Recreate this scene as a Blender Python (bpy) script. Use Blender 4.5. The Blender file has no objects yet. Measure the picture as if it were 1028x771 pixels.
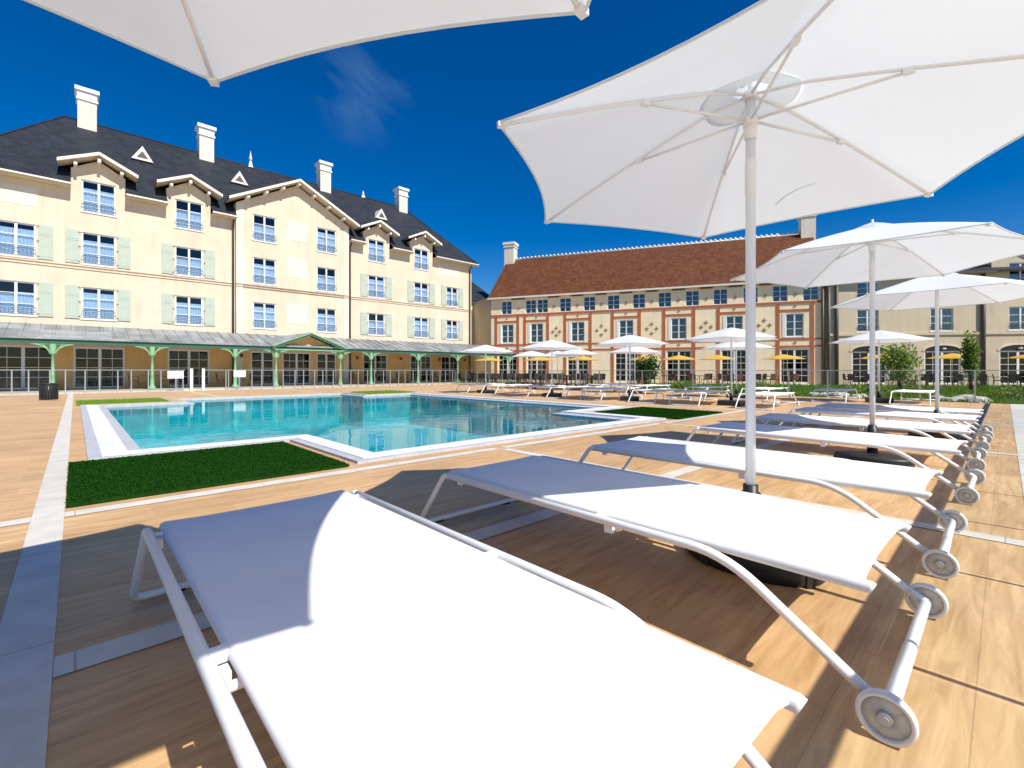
import bpy, bmesh, math, random
from mathutils import Vector, Matrix
R = math.radians
random.seed(7)
scene = bpy.context.scene
COL = scene.collection

# ------------------------------------------------------------------ materials
def new_mat(name):
    m = bpy.data.materials.new(name); m.use_nodes = True
    nt = m.node_tree; return m, nt, nt.nodes['Principled BSDF'], nt.nodes['Material Output']

def noise_col(nt, c1, c2, scale=8, detail=4, coord='Object', stretch=(1, 1, 1), lo=.35, hi=.65):
    tc = nt.nodes.new('ShaderNodeTexCoord'); mp = nt.nodes.new('ShaderNodeMapping')
    mp.inputs['Scale'].default_value = stretch
    nt.links.new(tc.outputs[coord], mp.inputs[0])
    n = nt.nodes.new('ShaderNodeTexNoise'); n.inputs['Scale'].default_value = scale; n.inputs['Detail'].default_value = detail
    nt.links.new(mp.outputs[0], n.inputs['Vector'])
    r = nt.nodes.new('ShaderNodeValToRGB')
    r.color_ramp.elements[0].position = lo; r.color_ramp.elements[1].position = hi
    r.color_ramp.elements[0].color = (*c1, 1); r.color_ramp.elements[1].color = (*c2, 1)
    nt.links.new(n.outputs['Fac'], r.inputs['Fac'])
    return r, n, mp

def add_bump(nt, b, src, strength=.2, dist=.01):
    bp = nt.nodes.new('ShaderNodeBump'); bp.inputs['Strength'].default_value = strength; bp.inputs['Distance'].default_value = dist
    nt.links.new(src, bp.inputs['Height']); nt.links.new(bp.outputs[0], b.inputs['Normal'])
    return bp

def mat(name, c, rough=.6, metal=0., c2=None, scale=8, bump=0, dist=.005, spec=.5, stretch=(1, 1, 1)):
    m, nt, b, o = new_mat(name)
    b.inputs['Roughness'].default_value = rough; b.inputs['Metallic'].default_value = metal
    b.inputs['Specular IOR Level'].default_value = spec
    if c2 is None: c2 = tuple(x * .93 for x in c)
    r, n, mp = noise_col(nt, c, c2, scale, stretch=stretch)
    nt.links.new(r.outputs[0], b.inputs['Base Color'])
    if bump: add_bump(nt, b, n.outputs['Fac'], bump, dist)
    return m

def math_node(nt, op, a, b=None):
    n = nt.nodes.new('ShaderNodeMath'); n.operation = op
    for i, v in enumerate((a, b)):
        if v is None: continue
        if isinstance(v, (int, float)): n.inputs[i].default_value = v
        else: nt.links.new(v, n.inputs[i])
    return n.outputs[0]

def mix_rgb(nt, mode, fac, a, b):
    n = nt.nodes.new('ShaderNodeMixRGB'); n.blend_type = mode
    for k, v in (('Fac', fac), ('Color1', a), ('Color2', b)):
        if isinstance(v, (int, float)): n.inputs[k].default_value = v
        elif isinstance(v, tuple): n.inputs[k].default_value = (*v, 1)
        else: nt.links.new(v, n.inputs[k])
    return n.outputs[0]

def deck_mat():
    m, nt, b, o = new_mat('deck_tiles')
    tc = nt.nodes.new('ShaderNodeTexCoord')
    br = nt.nodes.new('ShaderNodeTexBrick')
    br.offset = .37; br.offset_frequency = 2
    br.inputs['Scale'].default_value = 1; br.inputs['Brick Width'].default_value = 1.2; br.inputs['Row Height'].default_value = .3
    br.inputs['Mortar Size'].default_value = .0022; br.inputs['Mortar Smooth'].default_value = .1
    br.inputs['Color1'].default_value = (.67, .455, .245, 1); br.inputs['Color2'].default_value = (.58, .38, .195, 1)
    br.inputs['Mortar'].default_value = (.50, .34, .19, 1)
    mp0 = nt.nodes.new('ShaderNodeMapping'); mp0.inputs['Location'].default_value = (.35, .237, 0)
    nt.links.new(tc.outputs['Object'], mp0.inputs[0]); nt.links.new(mp0.outputs[0], br.inputs['Vector'])
    mp = nt.nodes.new('ShaderNodeMapping'); mp.inputs['Scale'].default_value = (1.3, 11, 1)
    nt.links.new(tc.outputs['Object'], mp.inputs[0])
    g = nt.nodes.new('ShaderNodeTexNoise'); g.inputs['Scale'].default_value = 1.6; g.inputs['Detail'].default_value = 7; g.inputs['Roughness'].default_value = .62; g.inputs['Distortion'].default_value = .9
    nt.links.new(mp.outputs[0], g.inputs['Vector'])
    rp = nt.nodes.new('ShaderNodeValToRGB'); rp.color_ramp.elements[0].position = .3; rp.color_ramp.elements[1].position = .72
    rp.color_ramp.elements[0].color = (.74, .65, .53, 1); rp.color_ramp.elements[1].color = (1.18, 1.16, 1.12, 1)
    nt.links.new(g.outputs['Fac'], rp.inputs['Fac'])
    c = mix_rgb(nt, 'MULTIPLY', 1., br.outputs['Color'], rp.outputs[0])
    n2 = nt.nodes.new('ShaderNodeTexNoise'); n2.inputs['Scale'].default_value = .9; n2.inputs['Detail'].default_value = 5
    nt.links.new(tc.outputs['Object'], n2.inputs['Vector'])
    r2 = nt.nodes.new('ShaderNodeValToRGB'); r2.color_ramp.elements[0].color = (.88, .87, .86, 1); r2.color_ramp.elements[1].color = (1.06, 1.06, 1.08, 1)
    r2.color_ramp.elements[0].position = .3; r2.color_ramp.elements[1].position = .7
    nt.links.new(n2.outputs['Fac'], r2.inputs['Fac'])
    c = mix_rgb(nt, 'MULTIPLY', 1., c, r2.outputs[0])
    nt.links.new(c, b.inputs['Base Color'])
    b.inputs['Roughness'].default_value = .5; b.inputs['Specular IOR Level'].default_value = .4
    h = math_node(nt, 'SUBTRACT', g.outputs['Fac'], br.outputs['Fac'])
    add_bump(nt, b, h, .25, .002)
    return m

def stone_mat(name, c, jx=.6, jy=.6, mortar=.004):
    m, nt, b, o = new_mat(name)
    tc = nt.nodes.new('ShaderNodeTexCoord'); br = nt.nodes.new('ShaderNodeTexBrick')
    br.offset = 0; br.inputs['Scale'].default_value = 1; br.inputs['Brick Width'].default_value = jx; br.inputs['Row Height'].default_value = jy
    br.inputs['Mortar Size'].default_value = mortar
    br.inputs['Color1'].default_value = (*c, 1); br.inputs['Color2'].default_value = (*[x * .92 for x in c], 1); br.inputs['Mortar'].default_value = (*[x * .62 for x in c], 1)
    nt.links.new(tc.outputs['Object'], br.inputs['Vector'])
    r, n, mp = noise_col(nt, (.88, .88, .88), (1.04, 1.04, 1.04), 6, 6)
    nt.links.new(mix_rgb(nt, 'MULTIPLY', 1., br.outputs['Color'], r.outputs[0]), b.inputs['Base Color'])
    b.inputs['Roughness'].default_value = .55
    add_bump(nt, b, n.outputs['Fac'], .1, .002)
    return m

def roof_mat(name, c1, c2, w, h, mort, rough=.55, spec=.4):
    # courses follow the local slope: x along the eave, z stands in for the way up the slope
    m, nt, b, o = new_mat(name)
    tc = nt.nodes.new('ShaderNodeTexCoord'); sx = nt.nodes.new('ShaderNodeSeparateXYZ'); cx = nt.nodes.new('ShaderNodeCombineXYZ')
    nt.links.new(tc.outputs['Object'], sx.inputs[0])
    nt.links.new(sx.outputs[0], cx.inputs[0]); nt.links.new(sx.outputs[2], cx.inputs[1])
    br = nt.nodes.new('ShaderNodeTexBrick'); br.inputs['Scale'].default_value = 1
    br.inputs['Brick Width'].default_value = w; br.inputs['Row Height'].default_value = h; br.inputs['Mortar Size'].default_value = mort
    br.inputs['Color1'].default_value = (*c1, 1); br.inputs['Color2'].default_value = (*c2, 1); br.inputs['Mortar'].default_value = (*[x * .45 for x in c2], 1)
    nt.links.new(cx.outputs[0], br.inputs['Vector'])
    r, n, mp = noise_col(nt, (.85, .85, .85), (1.15, 1.15, 1.15), 1.5, 8)
    nt.links.new(mix_rgb(nt, 'MULTIPLY', 1., br.outputs['Color'], r.outputs[0]), b.inputs['Base Color'])
    b.inputs['Roughness'].default_value = rough; b.inputs['Specular IOR Level'].default_value = spec
    add_bump(nt, b, br.outputs['Fac'], .5, -.02)
    return m

def stucco(name, c):
    m, nt, b, o = new_mat(name)
    r, n, mp = noise_col(nt, tuple(x * .93 for x in c), tuple(min(1, x * 1.04) for x in c), .7, 8)
    nt.links.new(r.outputs[0], b.inputs['Base Color']); b.inputs['Roughness'].default_value = .85; b.inputs['Specular IOR Level'].default_value = .2
    r3_, n3_, m3_ = noise_col(nt, (.90, .89, .87), (1, 1, 1), 1.6, 6, stretch=(2.2, 2.2, .18), lo=.30, hi=.52)
    nt.links.new(mix_rgb(nt, 'MULTIPLY', .8, r.outputs[0], r3_.outputs[0]), b.inputs['Base Color'])
    f = nt.nodes.new('ShaderNodeTexNoise'); f.inputs['Scale'].default_value = 40
    add_bump(nt, b, f.outputs['Fac'], .15, .01)
    return m

def cloth_mat(name, c, trans=.3, c2=None, weave=True):
    m, nt, b, o = new_mat(name); nt.nodes.remove(b)
    r, n, mp = noise_col(nt, c, c2 or tuple(x * .97 for x in c), 1.5, 4)
    d = nt.nodes.new('ShaderNodeBsdfDiffuse'); t = nt.nodes.new('ShaderNodeBsdfTranslucent'); mx = nt.nodes.new('ShaderNodeMixShader')
    mx.inputs[0].default_value = trans
    nt.links.new(r.outputs[0], d.inputs[0]); nt.links.new(r.outputs[0], t.inputs[0])
    nt.links.new(d.outputs[0], mx.inputs[1]); nt.links.new(t.outputs[0], mx.inputs[2]); nt.links.new(mx.outputs[0], o.inputs[0])
    if weave:
        w = nt.nodes.new('ShaderNodeTexNoise'); w.inputs['Scale'].default_value = 3; w.inputs['Detail'].default_value = 3
        tc = nt.nodes.new('ShaderNodeTexCoord'); nt.links.new(tc.outputs['Object'], w.inputs['Vector'])
        bp = nt.nodes.new('ShaderNodeBump'); bp.inputs['Strength'].default_value = .25; bp.inputs['Distance'].default_value = .02
        nt.links.new(w.outputs['Fac'], bp.inputs['Height']); nt.links.new(bp.outputs[0], d.inputs['Normal']); nt.links.new(bp.outputs[0], t.inputs['Normal'])
    return m

def glass_mat(name, tint, thick, rough=.01, ior=1.5, wav=0):
    m, nt, b, o = new_mat(name); nt.nodes.remove(b)
    fr = nt.nodes.new('ShaderNodeFresnel'); fr.inputs['IOR'].default_value = ior
    gl = nt.nodes.new('ShaderNodeBsdfGlossy'); gl.inputs['Roughness'].default_value = rough
    tr = nt.nodes.new('ShaderNodeBsdfTransparent'); tr.inputs[0].default_value = (*tint, 1)
    mx = nt.nodes.new('ShaderNodeMixShader')
    gi = nt.nodes.new('ShaderNodeNewGeometry')
    f = math_node(nt, 'MINIMUM', math_node(nt, 'MULTIPLY', fr.outputs[0], thick), .95)
    f = math_node(nt, 'MULTIPLY', f, math_node(nt, 'SUBTRACT', 1.0, gi.outputs['Backfacing']))
    nt.links.new(f, mx.inputs[0]); nt.links.new(tr.outputs[0], mx.inputs[1]); nt.links.new(gl.outputs[0], mx.inputs[2])
    nt.links.new(mx.outputs[0], o.inputs[0])
    if wav:
        tc = nt.nodes.new('ShaderNodeTexCoord'); n = nt.nodes.new('ShaderNodeTexNoise')
        n.inputs['Scale'].default_value = wav; n.inputs['Detail'].default_value = 1
        nt.links.new(tc.outputs['Object'], n.inputs['Vector'])
        bp = nt.nodes.new('ShaderNodeBump'); bp.inputs['Strength'].default_value = .5; bp.inputs['Distance'].default_value = .01
        nt.links.new(n.outputs['Fac'], bp.inputs['Height']); nt.links.new(bp.outputs[0], gl.inputs['Normal']); nt.links.new(bp.outputs[0], fr.inputs['Normal'])
    return m

def water_mat():
    m, nt, b, o = new_mat('pool_water'); nt.nodes.remove(b)
    fr = nt.nodes.new('ShaderNodeFresnel'); fr.inputs['IOR'].default_value = 1.33
    gl = nt.nodes.new('ShaderNodeBsdfGlossy'); gl.inputs['Roughness'].default_value = .0
    gl.inputs[0].default_value = (.92, .97, 1, 1)
    tr = nt.nodes.new('ShaderNodeBsdfTransparent'); tr.inputs[0].default_value = (.065, .62, .70, 1)
    mx = nt.nodes.new('ShaderNodeMixShader')
    nt.links.new(math_node(nt, 'MULTIPLY', fr.outputs[0], .64), mx.inputs[0]); nt.links.new(tr.outputs[0], mx.inputs[1]); nt.links.new(gl.outputs[0], mx.inputs[2]); nt.links.new(mx.outputs[0], o.inputs[0])
    tc = nt.nodes.new('ShaderNodeTexCoord')
    n = nt.nodes.new('ShaderNodeTexNoise'); n.inputs['Scale'].default_value = 2.6; n.inputs['Detail'].default_value = 2.5; n.inputs['Distortion'].default_value = .4
    nt.links.new(tc.outputs['Object'], n.inputs['Vector'])
    bp = nt.nodes.new('ShaderNodeBump'); bp.inputs['Strength'].default_value = .10; bp.inputs['Distance'].default_value = .03
    nt.links.new(n.outputs['Fac'], bp.inputs['Height']); nt.links.new(bp.outputs[0], gl.inputs['Normal'])
    return m

def leaf_mat(name, c, c2, trans=.35):
    m, nt, b, o = new_mat(name); nt.nodes.remove(b)
    gi = nt.nodes.new('ShaderNodeNewGeometry')
    r = nt.nodes.new('ShaderNodeValToRGB'); r.color_ramp.elements[0].color = (*c, 1); r.color_ramp.elements[1].color = (*c2, 1)
    nt.links.new(gi.outputs['Random Per Island'], r.inputs['Fac'])
    d = nt.nodes.new('ShaderNodeBsdfDiffuse'); t = nt.nodes.new('ShaderNodeBsdfTranslucent'); mx = nt.nodes.new('ShaderNodeMixShader'); mx.inputs[0].default_value = trans
    nt.links.new(r.outputs[0], d.inputs[0]); nt.links.new(r.outputs[0], t.inputs[0])
    nt.links.new(d.outputs[0], mx.inputs[1]); nt.links.new(t.outputs[0], mx.inputs[2]); nt.links.new(mx.outputs[0], o.inputs[0])
    return m

def seam_mat():
    # patinated zinc sheets
    m, nt, b, o = new_mat('zinc_sheet')
    tc = nt.nodes.new('ShaderNodeTexCoord'); br = nt.nodes.new('ShaderNodeTexBrick'); br.offset = .5
    br.inputs['Scale'].default_value = 1; br.inputs['Brick Width'].default_value = .56; br.inputs['Row Height'].default_value = 1.6; br.inputs['Mortar Size'].default_value = .006
    br.inputs['Color1'].default_value = (.23, .25, .25, 1); br.inputs['Color2'].default_value = (.36, .38, .38, 1); br.inputs['Mortar'].default_value = (.15, .16, .16, 1)
    nt.links.new(tc.outputs['Object'], br.inputs['Vector'])
    r, n, mp = noise_col(nt, (.75, .75, .75), (1.2, 1.2, 1.2), 1.3, 7)
    nt.links.new(mix_rgb(nt, 'MULTIPLY', 1., br.outputs['Color'], r.outputs[0]), b.inputs['Base Color'])
    b.inputs['Roughness'].default_value = .5; b.inputs['Metallic'].default_value = .25
    return m

M = {}
M['deck'] = deck_mat()
M['strip'] = stone_mat('cream_strip', (.70, .66, .58), 1.2, 1.2)
M['cream'] = stucco('cream_stucco', (.72, .60, .45))
M['ochre_and_shade'] = stucco('ochre_and_shade_stucco', (.82, .50, .20))  # warm veranda shade put into the lower wall's colour; tympanum shares it
M['cream_pale'] = stucco('pale_stucco', (.76, .69, .57))
M['cream_red'] = stucco('warm_cream_stucco', (.95, .81, .55))
M['tan'] = stucco('tan_stucco', (.60, .51, .36))
M['trim'] = mat('trim_white', (.78, .74, .66), .6)
M['white'] = mat('white_paint', (.82, .82, .80), .45)
M['frame'] = mat('powder_coated_white', (.84, .85, .85), .35, c2=(.82, .83, .83), scale=30)
M['sling'] = cloth_mat('white_mesh_fabric', (.86, .86, .87), .08, weave=False)
def weave(m, sc=260):
    nt = m.node_tree; tc = nt.nodes.new('ShaderNodeTexCoord'); mp = nt.nodes.new('ShaderNodeMapping'); mp.inputs['Scale'].default_value = (sc, sc, 1)
    nt.links.new(tc.outputs['Object'], mp.inputs[0]); ck = nt.nodes.new('ShaderNodeTexChecker'); ck.inputs['Scale'].default_value = 1; nt.links.new(mp.outputs[0], ck.inputs['Vector'])
    n2 = nt.nodes.new('ShaderNodeTexNoise'); n2.inputs['Scale'].default_value = 2.2; n2.inputs['Detail'].default_value = 5; nt.links.new(tc.outputs['Object'], n2.inputs['Vector'])
    r = nt.nodes.new('ShaderNodeValToRGB'); r.color_ramp.elements[0].position = .3; r.color_ramp.elements[1].position = .7; r.color_ramp.elements[0].color = (.80, .80, .80, 1); r.color_ramp.elements[1].color = (.88, .88, .885, 1)
    nt.links.new(n2.outputs['Fac'], r.inputs['Fac'])
    c = mix_rgb(nt, 'MULTIPLY', 1., r.outputs[0], mix_rgb(nt, 'MIX', ck.outputs['Fac'], (.975, .975, .975), (1., 1., 1.)))
    for n in nt.nodes:
        if n.type in ('BSDF_DIFFUSE', 'BSDF_TRANSLUCENT'): nt.links.new(c, n.inputs[0])
weave(M['sling'])
M['canvas'] = cloth_mat('white_canvas', (.82, .86, .87), .34)
M['canvas_thin'] = cloth_mat('thin_canvas', (.88, .9, .9), .75)
M['yellow'] = cloth_mat('yellow_canvas', (.85, .55, .12), .35)
M['slate'] = roof_mat('slate', (.020, .024, .030), (.030, .034, .042), .3, .16, .008, .6, .25)
M['tile'] = roof_mat('brown_tile', (.19, .068, .028), (.115, .042, .020), .22, .15, .012, .8, .2)
M['brick'] = mat('red_brick_trim', (.52, .155, .055), .85, c2=(.40, .10, .035), scale=14, bump=.3)
M['ornament'] = mat('ornament_brick', (.34, .22, .14), .9)
M['shutter'] = mat('sage_shutter', (.46, .52, .42), .6, c2=(.42, .48, .39), scale=3)
M['pane'] = glass_mat('window_glass', (.80, .88, .95), 2.0, .02, 1.5, wav=1.2)
M['pane_blue'] = glass_mat('window_glass', (.6, .75, .9), 4.5, .02, 1.5, wav=1.2)
M['pane_dark'] = glass_mat('door_glass', (.45, .48, .5), 1.1, .01, 1.5, wav=.6)
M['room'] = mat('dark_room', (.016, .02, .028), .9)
M['curtain'] = mat('net_curtain', (.85, .87, .90), .9, c2=(.55, .62, .70), scale=14, stretch=(3, 1, 1))
M['iron'] = mat('dark_iron', (.05, .055, .065), .5)
M['gutter'] = mat('gutter', (.09, .075, .06), .5)
M['zinc'] = seam_mat()
M['green'] = mat('veranda_green', (.24, .50, .26), .5)
M['dkgreen'] = mat('fascia_dark_green', (.03, .13, .08), .5)
M['steel'] = mat('brushed_steel', (.55, .56, .56), .35, .7)
M['fglass'] = glass_mat('fence_glass', (.93, .96, .95), 1.0, .01, 1.45)
M['plastic'] = mat('black_plastic', (.018, .018, .02), .45)
M['blackmetal'] = mat('black_metal', (.02, .02, .02), .4)
M['wicker'] = mat('dark_wicker', (.05, .035, .028), .7, c2=(.02, .015, .012), scale=40)
M['redwicker'] = mat('red_brown_wicker', (.14, .045, .03), .7, c2=(.05, .02, .015), scale=40)
M['wood'] = mat('brown_wood', (.22, .12, .05), .6, c2=(.14, .07, .03))
M['turf'] = mat('dark_turf', (.010, .050, .004), .95, c2=(.006, .034, .003), scale=25, bump=.5, spec=.1)
M['turf_blade'] = leaf_mat('turf_blade', (.006, .040, .003), (.016, .075, .006), .1)
M['turf2'] = mat('bright_turf', (.16, .30, .03), .95, c2=(.12, .24, .02), scale=25, spec=.1)
M['turf2_blade'] = leaf_mat('bright_blade', (.14, .28, .03), (.30, .46, .06), .3)
M['lawn'] = mat('lawn_soil', (.07, .14, .02), .95, c2=(.05, .09, .015), scale=6, spec=.1)
M['lawn_blade'] = leaf_mat('lawn_blade', (.08, .17, .02), (.22, .36, .05), .35)
M['leaf'] = leaf_mat('leaf_light', (.13, .20, .035), (.36, .45, .10), .4)
M['leafdk'] = leaf_mat('leaf_dark', (.015, .05, .012), (.05, .12, .025), .25)
M['bark'] = mat('bark', (.10, .07, .05), .9)
M['water'] = water_mat()
M['basin'] = stone_mat('basin_tiles', (.42, .80, .79), .3, .3, .006)
M['coping_w'] = stone_mat('coping_white', (.84, .83, .80), .6, .6, .003)
M['coping_beige'] = stone_mat('coping_beige', (.56, .46, .34), .6, .6, .003)
M['coping_g'] = stone_mat('coping_grey', (.50, .52, .56), .33, .33, .004)
M['ground'] = mat('pale_paving', (.50, .42, .33), .8, c2=(.44, .37, .29), scale=2)
M['rock'] = mat('pale_rock', (.60, .57, .50), .9, c2=(.40, .37, .32), scale=5, bump=.5, dist=.05)
M['gravel'] = mat('grey_gravel', (.17, .17, .18), .9, c2=(.10, .10, .11), scale=20, bump=.6, dist=.02)
M['translucent_wheel'] = cloth_mat('wheel_plastic', (.82, .82, .80), .5, weave=False)
M['rubber'] = mat('grey_rubber', (.6, .6, .59), .55)
M['lamp'] = mat('lamp_white', (.8, .8, .75), .4)

# ------------------------------------------------------------------ mesh builder
class MB:
    def __init__(s): s.bm = bmesh.new()
    def quad(s, *p):
        vs = [s.bm.verts.new(v) for v in p]; return s.bm.faces.new(vs)
    def box(s, x0, x1, y0, y1, z0, z1, mat4=None):
        c = [(x0, y0, z0), (x1, y0, z0), (x1, y1, z0), (x0, y1, z0), (x0, y0, z1), (x1, y0, z1), (x1, y1, z1), (x0, y1, z1)]
        if mat4 is not None: c = [mat4 @ Vector(v) for v in c]
        v = [s.bm.verts.new(p) for p in c]
        for f in ((3, 2, 1, 0), (4, 5, 6, 7), (0, 1, 5, 4), (1, 2, 6, 5), (2, 3, 7, 6), (3, 0, 4, 7)): s.bm.faces.new([v[i] for i in f])
    def prism(s, pts, axis, a, b):
        # pts 2D polygon; axis 'x','y','z' extruded from a to b
        def P(u, v, w): return {'x': (w, u, v), 'y': (u, w, v), 'z': (u, v, w)}[axis]
        A = [s.bm.verts.new(P(u, v, a)) for u, v in pts]; B = [s.bm.verts.new(P(u, v, b)) for u, v in pts]
        n = len(pts); s.bm.faces.new(A[::-1]); s.bm.faces.new(B)
        for i in range(n): s.bm.faces.new((A[i], A[(i + 1) % n], B[(i + 1) % n], B[i]))
    def tube(s, pts, r, n=10, closed=False, caps=True, r_end=None):
        pts = [Vector(p) for p in pts]; N = len(pts); rings = []
        ref = None
        for i, p in enumerate(pts):
            if closed: t = (pts[(i + 1) % N] - pts[i - 1])
            elif i == 0: t = pts[1] - pts[0]
            elif i == N - 1: t = pts[-1] - pts[-2]
            else: t = (pts[i + 1] - p).normalized() + (p - pts[i - 1]).normalized()
            t.normalize()
            if ref is None:
                ref = Vector((0, 0, 1)) if abs(t.z) < .9 else Vector((1, 0, 0))
            u = (ref - t * ref.dot(t)).normalized(); w = t.cross(u); ref = u
            rr = r if r_end is None else r + (r_end - r) * i / (N - 1)
            rings.append([s.bm.verts.new(p + (u * math.cos(2 * math.pi * k / n) + w * math.sin(2 * math.pi * k / n)) * rr) for k in range(n)])
        m = N if closed else N - 1
        for i in range(m):
            a, b = rings[i], rings[(i + 1) % N]
            for k in range(n):
                f = s.bm.faces.new((a[k], a[(k + 1) % n], b[(k + 1) % n], b[k])); f.smooth = True
        if caps and not closed:
            for ring, d in ((rings[0], 0), (rings[-1], 1)):
                f = s.bm.faces.new(ring if d else ring[::-1])
    def cyl(s, c, r, h, n=24, axis='z', r2=None):
        c = Vector(c); r2 = r if r2 is None else r2
        ax = {'x': Vector((1, 0, 0)), 'y': Vector((0, 1, 0)), 'z': Vector((0, 0, 1))}[axis]
        u = Vector((0, 0, 1)) if axis != 'z' else Vector((1, 0, 0)); w = ax.cross(u)
        A = []; B = []
        for k in range(n):
            d = u * math.cos(2 * math.pi * k / n) + w * math.sin(2 * math.pi * k / n)
            A.append(s.bm.verts.new(c + d * r)); B.append(s.bm.verts.new(c + ax * h + d * r2))
        s.bm.faces.new(A[::-1]); s.bm.faces.new(B)
        for k in range(n):
            f = s.bm.faces.new((A[k], A[(k + 1) % n], B[(k + 1) % n], B[k])); f.smooth = True
    def lathe(s, prof, axis='z', n=24, c=(0, 0, 0), closed=False):
        c = Vector(c); ax = {'x': Vector((1, 0, 0)), 'y': Vector((0, 1, 0)), 'z': Vector((0, 0, 1))}[axis]
        u = Vector((0, 0, 1)) if axis != 'z' else Vector((1, 0, 0)); w = ax.cross(u)
        rings = []
        for k in range(n):
            d = u * math.cos(2 * math.pi * k / n) + w * math.sin(2 * math.pi * k / n)
            rings.append([s.bm.verts.new(c + d * r + ax * h) for r, h in prof])
        m = len(prof)
        for k in range(n):
            a, b = rings[k], rings[(k + 1) % n]
            for j in range(m if closed else m - 1):
                j2 = (j + 1) % m
                f = s.bm.faces.new((a[j], a[j2], b[j2], b[j])); f.smooth = True
    def build(s, name, m, parent=None, bevel=0, smooth=False, recalc=True):
        if recalc:
            bmesh.ops.recalc_face_normals(s.bm, faces=s.bm.faces)
        me = bpy.data.meshes.new(name); s.bm.to_mesh(me); s.bm.free()
        ms = m if isinstance(m, (list, tuple)) else [m]
        for x in ms: me.materials.append(x)
        o = bpy.data.objects.new(name, me); COL.objects.link(o)
        if parent is not None: o.parent = parent
        if smooth:
            for p in me.polygons: p.use_smooth = True
        if bevel:
            b = o.modifiers.new('bevel', 'BEVEL'); b.width = bevel; b.segments = 2; b.limit_method = 'ANGLE'
        return o

def tag(o, label=None, cat=None, group=None, kind=None):
    if label: o['label'] = label
    if cat: o['category'] = cat
    if group: o['group'] = group
    if kind: o['kind'] = kind
    return o
def empty(name, loc=(0, 0, 0), rz=0, label=None, cat=None, group=None):
    o = bpy.data.objects.new(name, None); COL.objects.link(o); o.location = loc; o.rotation_euler = (0, 0, rz); o.empty_display_size = .2
    return tag(o, label, cat, group)
KIDS = {}
def copy_tree(o, parent=None, kids=None):
    c = o.copy(); COL.objects.link(c)
    if parent is not None: c.parent = parent
    for ch in [x for x in bpy.data.objects if x.parent == o and x != c] if kids is None else kids:
        copy_tree(ch, c)
    return c
def place(root, x, y, rz, label, group=None, z=0, first=False, scale=None):
    o = root if first else copy_tree(root)
    o.location = (x, y, z); o.rotation_euler = (0, 0, rz); o['label'] = label
    if group: o['group'] = group
    if scale: o.scale = scale
    return o
def fillet(pts, rad, seg=5):
    # round the inner corners of a polyline
    P = [Vector(p) for p in pts]; out = [P[0]]
    for i in range(1, len(P) - 1):
        a, b, c = P[i - 1], P[i], P[i + 1]
        d1 = (a - b); d2 = (c - b); r = min(rad, d1.length * .45, d2.length * .45)
        p1 = b + d1.normalized() * r; p2 = b + d2.normalized() * r
        for k in range(seg + 1):
            t = k / seg; out.append(p1 * (1 - t) ** 2 + b * 2 * t * (1 - t) + p2 * t * t)
    out.append(P[-1]); return out

# ------------------------------------------------------------------ ground, deck, pool
W, Lw = 10.9, 0.
# outer outline of the cross-shaped pool (x = along the pool's near edge, y = away)
def cross(o):
    x0, x1, y0, y1, nx, ny = .10, 10.90, 4.75, 20.05, 2.10, 2.15
    return [(x0 + nx + o, y0 + o), (x1 - nx - o, y0 + o), (x1 - nx - o, y0 + ny + o), (x1 - o, y0 + ny + o), (x1 - o, y1 - ny - o), (x1 - nx - o, y1 - ny - o),
            (x1 - nx - o, y1 - o), (x0 + nx + o, y1 - o), (x0 + nx + o, y1 - ny - o), (x0 + o, y1 - ny - o), (x0 + o, y0 + ny + o), (x0 + nx + o, y0 + ny + o)]
def ring(mb, a, b, za, zb):
    A = cross(a); B = cross(b); n = len(A)
    for i in range(n):
        j = (i + 1) % n
        mb.quad((*A[i], za), (*A[j], za), (*B[j], zb), (*B[i], zb))
def sheet_with_hole(mb, x0, x1, y0, y1, z, hole):
    # rectangle grid minus the pool outline
    xs = sorted({x0, x1, *[p[0] for p in hole]}); ys = sorted({y0, y1, *[p[1] for p in hole]})
    def inside(px, py):
        c = False; n = len(hole)
        for i in range(n):
            (ax, ay), (bx, by) = hole[i], hole[(i + 1) % n]
            if (ay > py) != (by > py) and px < (bx - ax) * (py - ay) / (by - ay) + ax: c = not c
        return c
    for i in range(len(xs) - 1):
        for j in range(len(ys) - 1):
            if not inside((xs[i] + xs[i + 1]) / 2, (ys[j] + ys[j + 1]) / 2):
                mb.quad((xs[i], ys[j], z), (xs[i + 1], ys[j], z), (xs[i + 1], ys[j + 1], z), (xs[i], ys[j + 1], z))
mb = MB(); sheet_with_hole(mb, -400, 400, -400, 400, -.12, cross(0)); tag(mb.build('ground', M['ground']), kind='structure')
mb = MB(); sheet_with_hole(mb, -14, 20.3, -7, 28.2, 0, cross(0))
mb.quad((-14, -7, -.118), (20.3, -7, -.118), (20.3, -7, 0), (-14, -7, 0)); mb.quad((20.3, -7, -.118), (20.3, 28.2, -.118), (20.3, 28.2, 0), (20.3, -7, 0))
tag(mb.build('pool_deck', M['deck'], recalc=False), kind='structure')
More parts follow.
